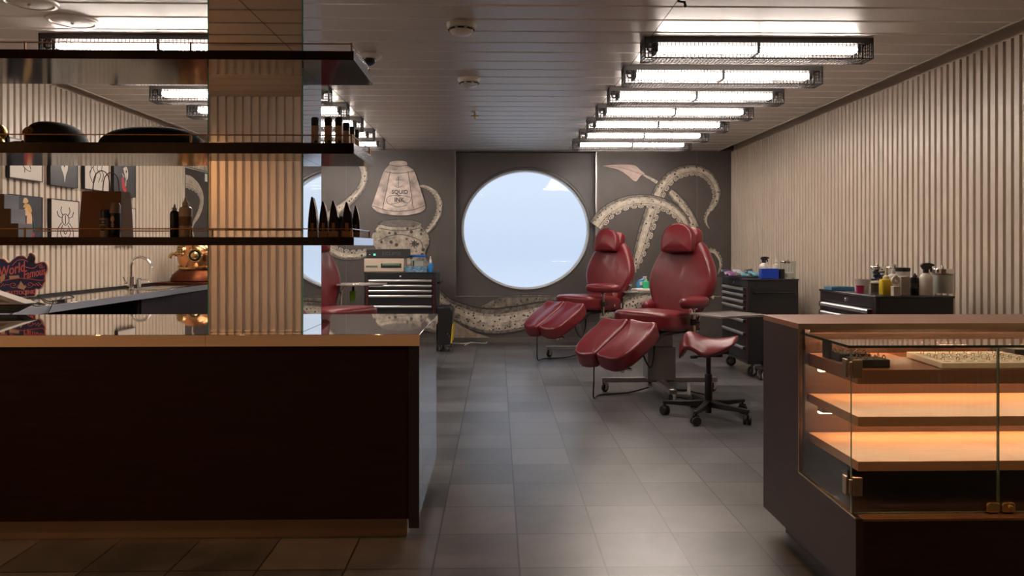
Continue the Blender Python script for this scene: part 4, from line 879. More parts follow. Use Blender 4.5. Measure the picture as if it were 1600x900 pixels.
tool_chest('black tool chest by the back wall with the cream device on top', ((xl0+xl1)/2, YL+.245, 0), 0, xl1-xl0, pz(620, 425.5, YL))
HL_ = pz(620, 425.5, YL)
# rolling black case beside the left chest
YC = 8.72; x0, x1 = hp(683, YC), hp(707.5, YC); h0, h1 = .085, pz(700, 480, YC)
t = thing('rolling_case', 'black rolling case with yellow edge beside the back wall tool chest', 'case', ((x0+x1)/2, YC+.2, 0)); w_ = x1-x0
b = MB(); b.M = T(0, 0, h0) @ FRONT; b.prism([(-w_/2, 0), (w_/2-.03, 0), (w_/2, h1-h0-.05), (w_/2-.02, h1-h0-.01), (w_/2-.05, h1-h0), (-w_/2, h1-h0)], -.2, .2); b.build('shell', mat('case_black', (.010, .010, .011), .4), t, bevel=.01)
b = MB(); b.M = T(0, 0, h0) @ FRONT; b.prism([(w_/2-.028, .02), (w_/2-.014, .02), (w_/2+.002, .24), (w_/2-.008, .24)], -.19, .204); b.build('yellow_strip', mat('yellow_strip', (.55, .38, .02), .5), t, smooth=False)
b = MB()
for k, (a, z) in enumerate(((.02, .20), (.03, .13), (.05, .10))): b.ball((a, -.202, h0+z), .006, 8, 6)
b.build('stud', brass, t)
for x in (-w_/2+.04, w_/2-.05):
    for y in (-.16, .16): floor_caster(t, x, y, .09, .035)
def gf(px, py, dz=.006): p = gp(px, py, 0.0); return (p.x, p.y, dz)
wire('white_cable', [gf(706, 536.5), gf(722, 537.5), gf(738, 536), gf(757, 537), gf(760, 534.5), gf(748, 533), gf(735, 536), gf(726, 540)], .006, 'thin white cable coiled on the floor beside the black rolling case', mat('white_rubber', (.7, .67, .62), .5))
# low dolly with a white bucket before the middle chest
p = gp(1184, 591, 0); t = thing('caster_dolly', 'low black dolly with big chrome casters beside the case', 'dolly', (p.x+.12, 6.80, 0))
b = MB(); b.box(-.16, .16, -.09, .09, .10, .125); b.build('platform', black, t, bevel=.004)
for x, y in ((-.12, -.06), (.12, -.06), (-.12, .06), (.12, .06)):
    b = MB(); b.cyl((x-.013, y, .048), (x+.013, y, .048), .048, n=24); w0 = b.build('wheel', mat('grey_wheel', (.10, .095, .09), .5), t, bevel=.005)
    b = MB(); b.M = T(x, y, 0); b.tube(spline([(-.018, .0, .05), (-.018, -.01, .085), (0, -.02, .103), (.018, -.01, .085), (.018, 0, .05)], 5), .008, 8); b.cyl((-.02, 0, .048), (.02, 0, .048), .02, n=14); b.build('wheel_fork', chrome, w0)
t = thing('white_bucket', 'small white bucket with blue lid on the low dolly', 'bucket', (p.x+.09, 6.79, .1262)); 
b = MB(); b.lathe([(.062, 0), (.07, .17)], n=28); b.build('pail', mat('bucket_white', (.55, .50, .45), .4), t)
b = MB(); b.lathe([(.073, .168), (.073, .186), (.066, .19)], n=28); b.build('lid', mat('bucket_blue', (.05, .12, .28), .4), t)
# ------------------------------------------------------------------ generic bench items
EPS = .0012
def at_(px, Y): return hp(px, Y)
def wd(px0, px1, Y): return hp(px1, Y)-hp(px0, Y)
frost = mat('milky_white', (.62, .55, .48), .35); clear = glass('clear_jar_glass', (.92, .95, .95))
def jar(px0, px1, pyt, pyl, Y, z, label, fill, fill_m, name='glass_jar'):
    r_ = wd(px0, px1, Y)/2; x = hp((px0+px1)/2, Y); ht = pz(px0, pyl, Y)-z; hl = pz(px0, pyt, Y)-z
    t = thing(name, label, 'jar', (x, Y, z+EPS), 0, 'glass jars with chrome lids')
    b = MB(); b.lathe([(r_*.96, 0), (r_, .005), (r_, ht), (r_*.95, ht), (r_*.95, .008), (.001, .006)], n=28, caps=False); b.lathe([(r_*.96, 0), (.001, 0)], n=28, caps=False); b.build('jar_body', clear, t)
    b = MB(); b.lathe([(r_*1.03, ht), (r_*1.03, hl-.004), (r_*.98, hl), (.012, hl+.001)], n=28); b.ball((0, 0, hl+.010), .010, 10, 8); b.build('lid', chrome, t)
    if fill == 'stuff':
        b = MB(); rnd = random.Random(3)
        for k in range(26):
            a = rnd.random()*6.28; q_ = r_*.65*rnd.random()**.5; z_ = .012+rnd.random()*(ht*.8); b.M = T(q_*math.cos(a), q_*math.sin(a), z_+.01) @ Rz(a) @ Rx(rnd.random()*3); b.box(-.013, .013, -.006, .006, -.009, .009)
        b.build('contents', fill_m, t)
    elif fill:
        b = MB(); b.lathe([(r_*.92, .01), (r_*.93, ht*fill), (r_*.7, ht*fill+.01), (.002, ht*fill+.012)], n=24); b.build('contents', fill_m, t)
    return t
def sprayer(px0, px1, pyt, pyb, Y, z, label, flip=1):
    x = hp((px0+px1)/2, Y); r_ = wd(px0, px1, Y)/2; h = pz(px0, pyt, Y)-z; hb = pz(px0, pyb, Y)-z
    t = thing('spray_bottle', label, 'spray bottle', (x, Y, z+EPS), 0, 'white spray bottles')
    b = MB(); b.lathe([(r_*.92, 0), (r_, .005), (r_, hb*.72), (r_*.9, hb*.86), (r_*.5, hb*.97), (r_*.36, hb)], n=28); b.build('bottle_body', frost, t)
    hh = h-hb
    b = MB(); b.lathe([(r_*.42, hb), (r_*.42, hb+hh*.35), (r_*.34, hb+hh*.4)], n=20); b.M = FRONT
    b.prism([(-.018*flip, hb+hh*.35), (.018*flip, hb+hh*.35), (.03*flip, hb+hh*.62), (.05*flip, hb+hh*.7), (.05*flip, hb+hh*.85), (.02*flip, hb+hh), (-.02*flip, hb+hh*.97), (-.034*flip, hb+hh*.75)][::flip], -.011, .011); b.build('trigger_head', black, t, bevel=.002)
    b = MB(); b.M = FRONT; b.prism([(.022*flip, hb+hh*.66), (.034*flip, hb+hh*.66), (.040*flip, hb+hh*.30), (.032*flip, hb+hh*.10), (.030*flip, hb+hh*.35)][::flip], -.006, .006); b.build('trigger', black, t)
    return t
def pot(name, cat, px0, px1, pyt, Y, z, m, label, taper=1.06, open_=True):
    r_ = wd(px0, px1, Y)/2; h = pz(px0, pyt, Y)-z; t = thing(name, label, cat, (hp((px0+px1)/2, Y), Y, z+EPS))
    b = MB(); b.lathe([(r_/taper, 0), (r_, h)]+([(r_*.92, h), (r_/taper*.92, .004), (.001, .003)] if open_ else []), n=28); b.build(name.split('_')[-1]+'_body', m, t)
    b = MB(); b.lathe([(r_*1.0, h-.004), (r_*1.04, h-.002), (r_*1.04, h+.002), (r_*.94, h+.002)], n=28, caps=False); b.build('rim', m, t)
    return t
def blockt(name, cat, px0, px1, pyt, pyb, Y, z, depth, m, label, lidm=None):
    x0, x1 = hp(px0, Y), hp(px1, Y); zt, zb_ = pz(px0, pyt, Y), pz(px0, pyb, Y)
    t = thing(name, label, cat, ((x0+x1)/2, Y+depth/2, z+EPS)); h = zt-z; w_ = x1-x0
    b = MB(); b.box(-w_/2, w_/2, -depth/2, depth/2, 0, h*.86); b.build('box_body', m, t, bevel=.003)
    b = MB(); b.box(-w_/2-.001, w_/2+.001, -depth/2-.001, depth/2+.001, h*.86+.0005, h); b.build('lid', lidm or m, t, bevel=.003)
    return t
# ------------------------------------------------------------------ on the right chest
z = .945
blue = mat('blue_plastic', (.015, .10, .42), .35); bluep = mat('pale_blue_plastic', (.06, .20, .36), .4)
t = blockt('glove_box', 'box', 1299, 1336, 448.5, 456, 5.08, z, .12, bluep, 'flat blue box at the far left of the right chest top', mat('teal_lid', (.03, .11, .17), .4))
pot('white_cup', 'cup', 1335, 1358, 437, 5.0, z, mat('translucent_white', (.58, .50, .45), .3), 'large frosted white cup on the right chest behind the magenta cup', 1.2)
pot('magenta_cup', 'cup', 1338, 1350, 447, 4.79, z, mat('magenta_plastic', (.42, .012, .10), .35), 'small magenta cup on the right chest', 1.1)
jar(1361, 1382, 416.5, 421, 5.02, z, 'chrome lidded glass jar full of navy packets, behind the yellow bottle', 'stuff', mat('navy_packets', (.02, .025, .09), .4))
jar(1384, 1412, 417, 420, 5.14, z, 'chrome lidded glass jar behind the white pump bottle', .5, mat('cotton', (.6, .53, .46), .8))
t = pot('ointment_tub', 'tub', 1361.5, 1374.5, 443, 4.86, z, mat('smoky_brown', (.045, .035, .02), .2), 'small smoky brown tub with cream rim left of the yellow bottle', 1.0, False)
b = MB(); h = pz(1361, 443, 4.86)-z; b.lathe([(.0285, h+.002), (.0285, h+.014), (.024, h+.016)], n=24); b.build('lid', frost, t)
Y = 4.58; r_ = wd(1375, 1394, Y)/2; t = thing('squeeze_bottle', 'bright yellow squeeze bottle with pale nozzle on the right chest', 'bottle', (hp(1384.5, Y), Y, z+EPS)); h = pz(1384, 436, Y)-z
yel = mat('yellow_liquid', (.62, .42, .02), .25)
b = MB(); b.loft([[(p_[0], p_[1], zz) for p_ in rrect(2*r_*s_, 1.5*r_*s_, r_*.5*s_, 5)] for s_, zz in ((.92, 0), (1, .004), (1, h*.86), (.9, h*.95), (.6, h))]); b.build('bottle_body', yel, t)
b = MB(); b.lathe([(r_*.48, h), (r_*.48, h+.016), (r_*.3, h+.02), (.0045, h+.028), (.003, h+.085), (.002, h+.086)], n=18); b.build('nozzle', mat('pale_yellow', (.66, .55, .33), .4), t)
def pump(px0, px1, pyt, pyb, Y, z, label, m=None):
    r_ = wd(px0, px1, Y)/2; h = pz(px0, pyb, Y)-z; H = pz(px0, pyt, Y)-z; t = thing('pump_bottle', label, 'bottle', (hp((px0+px1)/2, Y), Y, z+EPS))
    b = MB(); b.lathe([(r_*.94, 0), (r_, .004), (r_, h*.85), (r_*.8, h*.95), (r_*.4, h)], n=26); b.build('bottle_body', m or frost, t)
    b = MB(); b.lathe([(r_*.42, h), (r_*.42, h+(H-h)*.4), (r_*.18, h+(H-h)*.45), (r_*.16, H-.006), (r_*.3, H-.004), (r_*.28, H)], n=16); b.cyl((0, 0, H-.005), (r_*.9, 0, H-.010), .004, n=8); b.build('pump_head', frost, t)
    return t
pump(1388, 1403, 413, 428, 4.80, z, 'white pump bottle between the yellow bottle and the black lidded tub')
t = pot('cream_tub', 'tub', 1399, 1421, 425, 4.86, z, frost, 'large white tub with wide black lid on the right chest', 1.0, False)
b = MB(); h = pz(1399, 425, 4.86)-z; r_ = wd(1399, 1421, 4.86)/2; b.lathe([(r_*1.02, h+.003), (r_*1.02, h+.026), (r_*.95, h+.028)], n=28); b.build('lid', black, t)
Y = 4.47; t = blockt('small_carton', 'box', 1396.5, 1407, 448, 464.5, Y, z, .036, mat('carton_white', (.55, .47, .40), .5), 'small white carton under the cream tape roll on the right chest')
Y = 4.55; t = thing('carton', 'upright pale cardboard carton on the right chest, edge towards the camera', 'box', (hp(1415.5, Y), Y+.045, z+EPS), R(20)); h = pz(1409, 433, Y)-z
b = MB(); b.box(-.038, .038, -.028, .028, 0, h); b.build('carton_body', mat('carton_grey', (.42, .35, .29), .6, var=.05), t, bevel=.001)
b = MB(); b.box(-.036, .036, -.026, .026, h, h+.002); b.build('flap', mat('carton_top', (.5, .43, .36), .6), t, smooth=False)
t = thing('tape_roll', 'cream tape roll leaning on the pale carton', 'tape', (hp(1401, 4.46), 4.475, z+.058), 0)
t.location = (hp(1402, 4.458), 4.478, z+.0705+.0275); t.rotation_euler = (PI/2-.1, 0, 0)
b = MB()
b = MB(); b.lathe([(.026, -.008), (.026, .008), (.013, .008), (.013, -.008), (.026, -.008)], n=28, caps=False); b.build('tape_winding', mat('cream_tape', (.62, .52, .40), .5), t)
b = MB(); b.lathe([(.013, -.0085), (.013, .0085), (.011, .0085), (.011, -.0085), (.013, -.0085)], n=24, caps=False); b.build('core', mat('tape_core', (.35, .25, .16), .6), t)
squeeze(1421, 1429, 419, 431, 4.75, frost, frost, 'narrow white nozzle bottle behind the black bottle on the right chest', 'squeeze_bottle', z+EPS)
squeeze(1423, 1436, 427, 432, 4.60, mat('black_gloss', (.012, .012, .014), .2), black, 'black bottle with pale printing on the right chest', 'squeeze_bottle', z+EPS, band=mat('black_label_print', (.05, .04, .035), .5, var=.9, scale=90))
sprayer(1437, 1456, 411, 427, 4.57, z, 'white spray bottle with black trigger on the right chest beside the cotton jar', 1)
jar(1457.5, 1488, 420, 427, 4.62, z, 'largest chrome lidded glass jar at the right end, filled with cotton', .9, mat('cotton', (.6, .53, .46), .8, bump=.6, bscale=40))
# ------------------------------------------------------------------ on the middle chest
pm = [mat('packet_teal', (.10, .26, .33), .3, var=.6, scale=60), mat('packet_violet', (.16, .06, .16), .4, var=.5, scale=50), mat('packet_silver', (.35, .36, .38), .25, var=.6, scale=70), mat('packet_dark', (.03, .035, .06), .35, var=.6, scale=50)]
b = MB(); b.box(-.20, .20, -.20, .20, 0, .006)
t = thing('instrument_tray', 'shallow dark tray holding foil packets on the middle chest', 'tray', (hp(1158, 7.3), 7.32, z+EPS))
b.box(-.20, .20, -.20, -.19, .006, .016); b.box(-.20, .20, .19, .20, .006, .016); b.box(-.20, -.19, -.19, .19, .006, .016); b.box(.19, .20, -.19, .19, .006, .016); b.build('tray_body', mat('tray_dark', (.03, .03, .035), .3), t, smooth=False)
names = ['teal', 'violet', 'silver', 'dark blue']; places = ['left front corner', 'front edge', 'right front corner', 'left side', 'middle', 'right side', 'left rear corner', 'rear edge', 'right rear corner']
rnd = random.Random(5)
for i in range(9):
    b = MB(); b.cushion(rrect(.085, .06, .008, 3), .016, .006, .008); mi_ = [1, 0, 0, 1, 2, 0, 3, 2, 3][i]
    o = b.build('foil_packet', pm[mi_]); o.location = (hp(1158, 7.3)-.12+.12*(i % 3), 7.20+.115*(i//3), z+.030+.014*(i//3)); o.rotation_euler = (R(26), R(rnd.uniform(-10, 10)), rnd.uniform(-.3, .3)); tag(o, '%s foil packet at the %s of the dark tray' % (names[mi_], places[i]), 'packet', 'foil packets on the tray')
sprayer(1186, 1201, 401, 411, 7.10, z, 'white spray bottle with black trigger on the middle chest beside the blue box', 1)
t = blockt('blue_box', 'box', 1190, 1217, 420, 436, 6.96, z, .075, mat('royal_blue', (.006, .045, .42), .35), 'royal blue box at the near edge of the middle chest')
pot('black_holder', 'cup', 1217, 1226, 421, 6.99, z, black, 'black open holder between the blue box and the glass jar', 1.0)
squeeze(1200, 1206, 408, 417, 7.25, frost, frost, 'thin white nozzle bottle behind the blue box', 'squeeze_bottle', z+EPS)
squeeze(1208.5, 1217, 403, 412, 7.2, frost, frost, 'taller white nozzle bottle next to the glass jar', 'squeeze_bottle', z+EPS)
jar(1220, 1243, 408, 411.5, 7.06, z, 'wide chrome lidded glass jar at the right rear of the middle chest', .35, mat('cotton', (.6, .53, .46), .8))
# ------------------------------------------------------------------ on the left chest
z = HL_; Y = 8.76
x0, x1 = hp(569, Y), hp(631, Y); h = pz(600, 404, Y)-z; w_ = x1-x0
t = thing('sterilizer', 'cream countertop steriliser with dark handle on the back tool chest', 'steriliser', ((x0+x1)/2, Y+.16, z+EPS))
b = MB(); b.box(-w_/2, w_/2, -.16, .16, .006, h); b.box(-w_/2+.02, w_/2-.02, -.14, .14, 0, .006); b.build('casing', mat('device_cream', (.58, .46, .36), .4), t, bevel=.006)
b = MB(); b.box(-w_/2+.02, -w_/2+.16, -.163, -.159, .055, .078); b.build('display', mat('green_display', (.12, .17, .11), .3), t, smooth=False)
b = MB(); b.box(-w_/2+.20, w_/2-.03, -.168, -.159, .05, .105); b.build('window', mat('dark_green_glass', (.03, .055, .04), .12), t, bevel=.003)
b = MB(); b.box(-w_/2+.215, w_/2-.045, -.182, -.168, .075, .10); b.build('handle', mat('green_handle', (.10, .16, .11), .3), t, bevel=.004)
x0, x1 = hp(572, Y), hp(637, Y); z2 = pz(600, 404, Y)+.003; h2 = pz(600, 389, Y)-z2; w_ = x1-x0
t = thing('power_unit', 'black power unit lettered ECLIPSE resting on the cream steriliser', 'electronic device', ((x0+x1)/2, Y+.15, z2))
b = MB(); b.box(-w_/2, w_/2, -.14, .14, 0, h2); b.build('casing', mat('unit_black', (.025, .024, .026), .35), t, bevel=.006)
vs_, fs_ = text_mesh('ECLIPSE', .058, T(.055, -.1405, h2*.48) @ FRONT, .001, 0, sx=1.15); b = MB(); b.add(vs_, fs_); b.build('lettering', mat('unit_lettering', (.09, .085, .085), .3), t, smooth=False)
b = MB(); b.box(-w_/2+.085, -w_/2+.112, -.1425, -.139, h2*.28, h2*.50); b.build('indicator_light', emit('green_led', (.12, .75, .45), 1.2), t, smooth=False)
b = MB(); b.M = T(-w_/2+.045, -.14, h2*.35) @ Rx(PI/2); b.lathe([(.009, 0), (.009, .008), (.006, .01)], n=14); b.build('socket', chrome, t)
r_ = wd(640, 664, 8.9)/2; zz = z; hh = pz(650, 402, 8.9)-zz
t = thing('glass_jar', 'glass jar with flat blue lid on the back tool chest', 'jar', (hp(652, 8.9), 8.985, zz+EPS))
b = MB(); b.lathe([(r_*.96, 0), (r_, .005), (r_, hh), (r_*.94, hh), (r_*.94, .008), (.001, .006)], n=28, caps=False); b.build('jar_body', clear, t)
b = MB(); b.lathe([(r_*1.1, hh), (r_*1.15, hh+.012), (r_*.9, hh+.028), (.002, hh+.03)], n=28); b.build('lid', blue, t)
b = MB(); b.M = Rz(.3); b.box(-r_*.6, r_*.6, -r_*.5, r_*.5, .01, hh*.75); b.build('contents', mat('cotton', (.6, .53, .46), .8), t)
t = blockt('wipes_box', 'box', 632, 667, 416.5, 425, 8.75, z, .11, mat('blue_stripe_wrap', (.13, .25, .36), .25, var=.9, scale=22, stretch=(1, 1, 3)), 'flat blue and white striped packet box in front of the blue lidded jar')
squeeze(669, 676.5, 400, 411, 8.8, mat('bright_blue_liquid', (.02, .20, .55), .2), frost, 'bright blue squeeze bottle at the right end of the back tool chest', 'squeeze_bottle', z+EPS)
# ------------------------------------------------------------------ on the rear chair's tray
tx, ty = TRAY1; z = .760
b = MB(); b.box(-.10, .08, -.09, .09, 0, .012); b.box(-.09, .07, -.08, .08, .012, .02); o = b.build('paper_stack', mat('paper_white', (.62, .55, .47), .6), bevel=.001); o.location = (tx+.01, ty-.04, z); o.rotation_euler = (0, 0, .2); tag(o, 'white paper towels stacked on the rear chair tray', 'paper towel')
t = thing('sanitizer_bottle', 'green hand sanitiser bottle with pump on the rear chair tray', 'bottle', (hp(1009, ty-.04), ty-.04, z))
b = MB(); b.loft([[(p_[0], p_[1], zz) for p_ in rrect(.075*s_, .05*s_, .02*s_, 5)] for s_, zz in ((.95, 0), (1, .005), (1, .085), (.85, .10), (.4, .108))]); b.build('bottle_body', mat('green_gel', (.04, .42, .20), .2), t)
b = MB(); b.lathe([(.016, .108), (.016, .125), (.006, .127), (.006, .145), (.012, .147), (.012, .155)], n=16); b.cyl((0, 0, .151), (-.035, 0, .147), .005, n=8); b.build('pump_head', frost, t)
t = thing('wipe_pouch', 'blue crumpled wipe pouch leaning by the green sanitiser', 'pouch', (hp(1002, ty+.05), ty+.06, z+.002))
b = MB(); b.M = FRONT; b.cushion([(-.05, 0), (.05, 0), (.055, .04), (.04, .10), (.045, .14), (0, .12), (-.03, .11), (-.065, .06)], .03, .012, .005); b.build('pouch_body', mat('blue_pouch', (.03, .20, .42), .3), t)
b = MB(); b.M = FRONT; b.box(-.02, .02, .05, .09, .014, .024); b.build('flap', frost, t, smooth=False)
# ================================================================== glass and wood display case
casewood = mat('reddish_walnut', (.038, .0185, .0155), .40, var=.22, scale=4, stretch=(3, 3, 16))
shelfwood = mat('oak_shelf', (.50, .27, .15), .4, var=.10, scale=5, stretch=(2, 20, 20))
innerwood = mat('inner_walnut', (.065, .030, .019), .4, var=.2, scale=4, stretch=(2, 20, 20))
goldtrim = mat('champagne_trim', (.62, .47, .32), .25, metal=1)
Y0, Y1, Y2 = 2.44, 2.853, 3.235                # glass front, wooden top edge, back of the case
YB_ = 3.2; X0 = 1.185; X1 = 2.62; ZT = .948; ZG = .918; ZBs = .35
t = thing('display_case', 'walnut display case with a glass front corner and lit oak shelves', 'display case', (1.9, 2.84, 0))
# left side panel with the L shaped cut-out (local drawing in YZ, extruded along X)
SIDE = Matrix(((0, 0, 1, 0), (1, 0, 0, 0), (0, 1, 0, 0), (0, 0, 0, 1)))
def side(x0, x1):
    b = MB(); b.M = SIDE; b.prism([(Y0-.045, .095), (Y2, .095), (Y2, ZT), (Y1, ZT), (Y1, ZBs+.012), (Y0-.045, ZBs)], x0, x1); return b
side(X0, X0+.025).build('side_panel', casewood, t, True, smooth=False)
side(X1-.025, X1).build('side_panel', casewood, t, True, smooth=False)
b = MB(); b.M = SIDE; b.prism([(Y1-.006, ZT), (Y1, ZT), (Y1, ZBs+.012), (Y0-.045, ZBs), (Y0-.045, ZBs+.006), (Y1-.006, ZBs+.019)], X0-.0015, X0+.012); b.build('edge_trim', goldtrim, t, True, smooth=False)
b = MB(); b.box(X0+.025, X1-.025, Y0-.045, Y0-.02, .095, ZBs-.008); b.build('front_panel', mat('deep_walnut', (.020, .007, .006), .35, var=.25, scale=5, stretch=(1, 1, 14)), t, True, smooth=False)
b = MB(); b.box(X0+.025, X1-.025, Y0+.012, YB_, ZBs-.02, ZBs); b.build('case_floor', casewood, t, True, smooth=False)
b = MB(); b.box(X0+.025, X1-.025, Y0-.046, Y0+.012, ZBs-.008, ZBs+.001); b.build('front_ledge', mat('walnut_ledge', (.17, .09, .05), .22, var=.15, scale=4, stretch=(2, 20, 20), coat=.3), t, True, bevel=.001)
b = MB(); b.box(X0+.025, X1-.025, Y2-.02, Y2, .095, ZT-.025); b.build('back_panel', innerwood, t, True, smooth=False)
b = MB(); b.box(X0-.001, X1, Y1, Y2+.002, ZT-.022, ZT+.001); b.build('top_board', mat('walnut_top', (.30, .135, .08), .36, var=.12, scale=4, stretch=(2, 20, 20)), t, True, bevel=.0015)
b = MB(); b.box(X0, X1, Y1-.003, Y1, ZT-.022, ZT+.0012); b.build('top_trim', goldtrim, t, True, smooth=False)
b = MB(); b.box(X0+.08, X1-.05, Y0+.09, Y2-.05, 0, .096); b.build('plinth', mat('plinth_dark', (.03, .024, .022), .5), t, True, smooth=False)
YBK = 2.93
for zt in (.822, .658, .502):
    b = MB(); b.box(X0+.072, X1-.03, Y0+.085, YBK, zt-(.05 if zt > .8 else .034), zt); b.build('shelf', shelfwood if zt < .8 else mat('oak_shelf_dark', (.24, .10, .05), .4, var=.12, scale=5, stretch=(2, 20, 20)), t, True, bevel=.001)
b = MB(); b.box(X0+.025, X1-.025, YBK, YBK+.015, ZBs, ZT-.03); b.build('inner_back', innerwood, t, True, smooth=False)
# warm LED strips under the shelves, towards the back
ledm = emit('warm_led', (1, .60, .33), 34)
for zt in (.822, .658):
    b = MB(); b.box(X0+.078, X1-.06, Y1-.015, Y1+.005, zt-.060, zt-.0535); b.build('led_strip', ledm, t, True, smooth=False)
    b = MB(); b.box(X0+.078, X1-.055, Y1-.035, Y1+.005, zt-.0535, zt-.0205); b.build('led_channel', mat('led_channel_alu', (.5, .45, .4), .4, metal=.8), t, True, smooth=False)
b = MB(); b.box(X0+.06, X1-.06, Y1+.03, Y1+.045, ZT-.030, ZT-.0285); b.build('led_strip', emit('warm_led_soft', (1, .66, .40), 55), t, True, smooth=False)
b = MB(); b.box(X0+.055, X1-.055, Y1+.022, Y1+.053, ZT-.0285, ZT-.022); b.box(X0+.055, X1-.055, Y1+.022, Y1+.027, ZT-.036, ZT-.0285); b.build('led_channel', mat('led_channel_alu', (.5, .45, .4), .4, metal=.8), t, True, smooth=False)
# glass
cg = glass('case_glass', (.96, .99, .975), 0, 1.5); ge = mat('glass_edge_green', (.30, .40, .32), .1, trans=.5)
XD = hp(1560.5, Y0)
for x0, x1 in ((X0+.008, XD-.002), (XD+.002, X1-.01)):
    b = MB(); b.box(x0, x1, Y0+.001, Y0+.007, ZBs+.004, ZG-.009); d_ = b.build('glass_door', cg, t, True, smooth=False)
    b = MB(); e = .0008
    b.box(x0-e, x0+e, Y0, Y0+.0078, ZBs+.003, ZG-.009); b.box(x1-e, x1+e, Y0, Y0+.0078, ZBs+.003, ZG-.009); b.box(x0, x1, Y0, Y0+.0078, ZBs+.002, ZBs+.0045); b.build('glass_edge', ge, d_, True, smooth=False)
b = MB(); b.box(X0+.001, X0+.007, Y0+.01, Y1-.007, ZBs+.02, ZG-.009); b.build('side_glass', cg, t, True, smooth=False)
b = MB(); b.box(X0, X1, Y0, Y1-.02, ZG-.008, ZG); gt = b.build('top_glass', cg, t, True, smooth=False)
b = MB(); e = .0012; b.box(X0, X1, Y0-e, Y0+e, ZG-.0085, ZG+.0004); b.box(X0-e, X0+e, Y0, Y1-.02, ZG-.0085, ZG+.0004); b.build('glass_edge', mat('glass_edge_dark', (.02, .04, .035), .1), gt, True, smooth=False)
hm = mat('brushed_hinge', (.50, .40, .30), .3, metal=1)
for py in (576, 760):
    z = pz(1335, py, Y0)
    b = MB(); b.box(X0+.010, X0+.042, Y0-.008, Y0-.0005, z-.031, z+.031); b.box(X0-.008, X0-.0005, Y0+.006, Y0+.035, z-.031, z+.031); b.box(X0+.010, X0+.042, Y0+.008, Y0+.014, z-.028, z+.028); b.cyl((X0+.004, Y0-.002, z-.024), (X0+.004, Y0-.002, z+.024), .006, n=12); b.build('hinge', hm, t, True, bevel=.002)
z = pz(1560, 791, Y0)
b = MB(); b.M = T(XD, Y0, z) @ FRONT
for s_ in (-1, 1): b.prism(rrect(.046, .034, .012, 5, s_*.026, 0), 0, .014)
b.M = T(XD, Y0, z); b.cyl((.03, -.014, 0), (.03, -.02, 0), .009, n=16); b.build('lock', brass, t, True, bevel=.003)
# ------------------------------------------------------------------ things in the case
zd = .822+.0012; jew = mat('copper_jewellery', (.75, .38, .20), .2, metal=1); blackv = mat('black_velvet', (.016, .014, .014), .7)
Y = 2.80; t = thing('ring_stand', 'small black upright ring stand at the left of the top shelf', 'jewellery stand', (hp(1300, Y), Y, zd))
b = MB(); b.box(-.025, .045, -.03, .03, 0, .008); b.build('foot', blackv, t, bevel=.002)
b = MB(); b.box(-.025, -.012, -.03, .03, .008, .065); b.build('upright', blackv, t, bevel=.002)
b = MB(); b.cyl((.0, -.02, .008), (.012, -.02, .05), .003, n=8); b.build('ring_pin', chrome, t)
def jtray(px0, px1, Y, d_, label, n):
    x0, x1 = hp(px0, Y), hp(px1, Y); w_ = x1-x0; t = thing('jewellery_tray', label, 'jewellery tray', ((x0+x1)/2, Y+d_/2, zd), 0, 'black jewellery trays')
    b = MB(); b.box(-w_/2, w_/2, -d_/2, d_/2, 0, .028); b.build('tray_body', blackv, t, bevel=.002)
    rnd = random.Random(n)
    for k in range(n):
        b = MB(); b.M = T(-w_/2+.012+(w_-.024)*(k % 4)/3, -d_/2+.02+(d_-.04)*(k//4)/max(1, (n-1)//4), .030) @ Rz(rnd.random()*3); b.tube([(.006*math.cos(q), 0, .004+.006*math.sin(q)) for q in [2*PI*j/10 for j in range(11)]], .0017, 6); b.ball((0, 0, .011), .0032, 8, 6); b.build('ring', jew, t)
jtray(1311, 1360, 2.70, .08, 'black tray of copper rings at the back, left on the top shelf', 8)
jtray(1338, 1391, 2.56, .08, 'black tray of copper rings at the front, left on the top shelf', 8)
acr = glass('acrylic', (.86, .80, .74), .05)
for px0, px1, Y, lab, gem in ((1397, 1463, 2.865, 'wide clear acrylic riser behind the white ring tray', True), (1468, 1511, 2.87, 'narrow clear acrylic riser right of the wide one', False)):
    x0, x1 = hp(px0, Y), hp(px1, Y); w_ = x1-x0; t = thing('acrylic_riser', lab, 'display riser', ((x0+x1)/2, Y, zd), 0, 'clear acrylic risers')
    b = MB(); b.M = SIDE; b.prism([(-.05, 0), (.05, 0), (.05, .040), (.0, .040), (-.05, .008)], -w_/2, w_/2); b.build('riser_body', acr, t, smooth=False)
    b = MB()
    for k in range(6): b.M = T(-w_/2+.01+(w_-.02)*k/5, .03, .0415); b.ball((0, 0, .002), .0035, 8, 6)
    b.build('studs', jew, t)
    if gem: b = MB(); b.ball((-w_/2+.018, -.0, .042), .004, 8, 6); b.build('green_gem', mat('green_gem', (.05, .6, .12), .1), t)
Ya = 2.53; xa = hp(1472, Ya); yb_ = 2.80
t = thing('ring_tray', 'large white slotted ring tray filling the right of the top shelf', 'jewellery tray', (0, 0, zd))
poly = [(xa, Ya), (xa+.42, Ya), (xa+.40, yb_), (hp(1416, yb_)+.0, yb_)]
whm = mat('white_velvet', (.86, .80, .70), .6, var=.05, scale=40)
b = MB(); b.prism(poly, 0, .022); b.build('tray_body', whm, t, True and False or False, bevel=.003)
b = MB()
for r_ in range(5):
    yy = Ya+.03+.05*r_; f = (yy-Ya)/(yb_-Ya); xs_ = xa+(poly[3][0]-xa)*f+.02
    for c in range(9):
        b.box(xs_+c*.042, xs_+c*.042+.024, yy-.004, yy+.004, .022, .0228)
b.build('slots', mat('slot_velvet', (.40, .30, .22), .7), t, smooth=False)
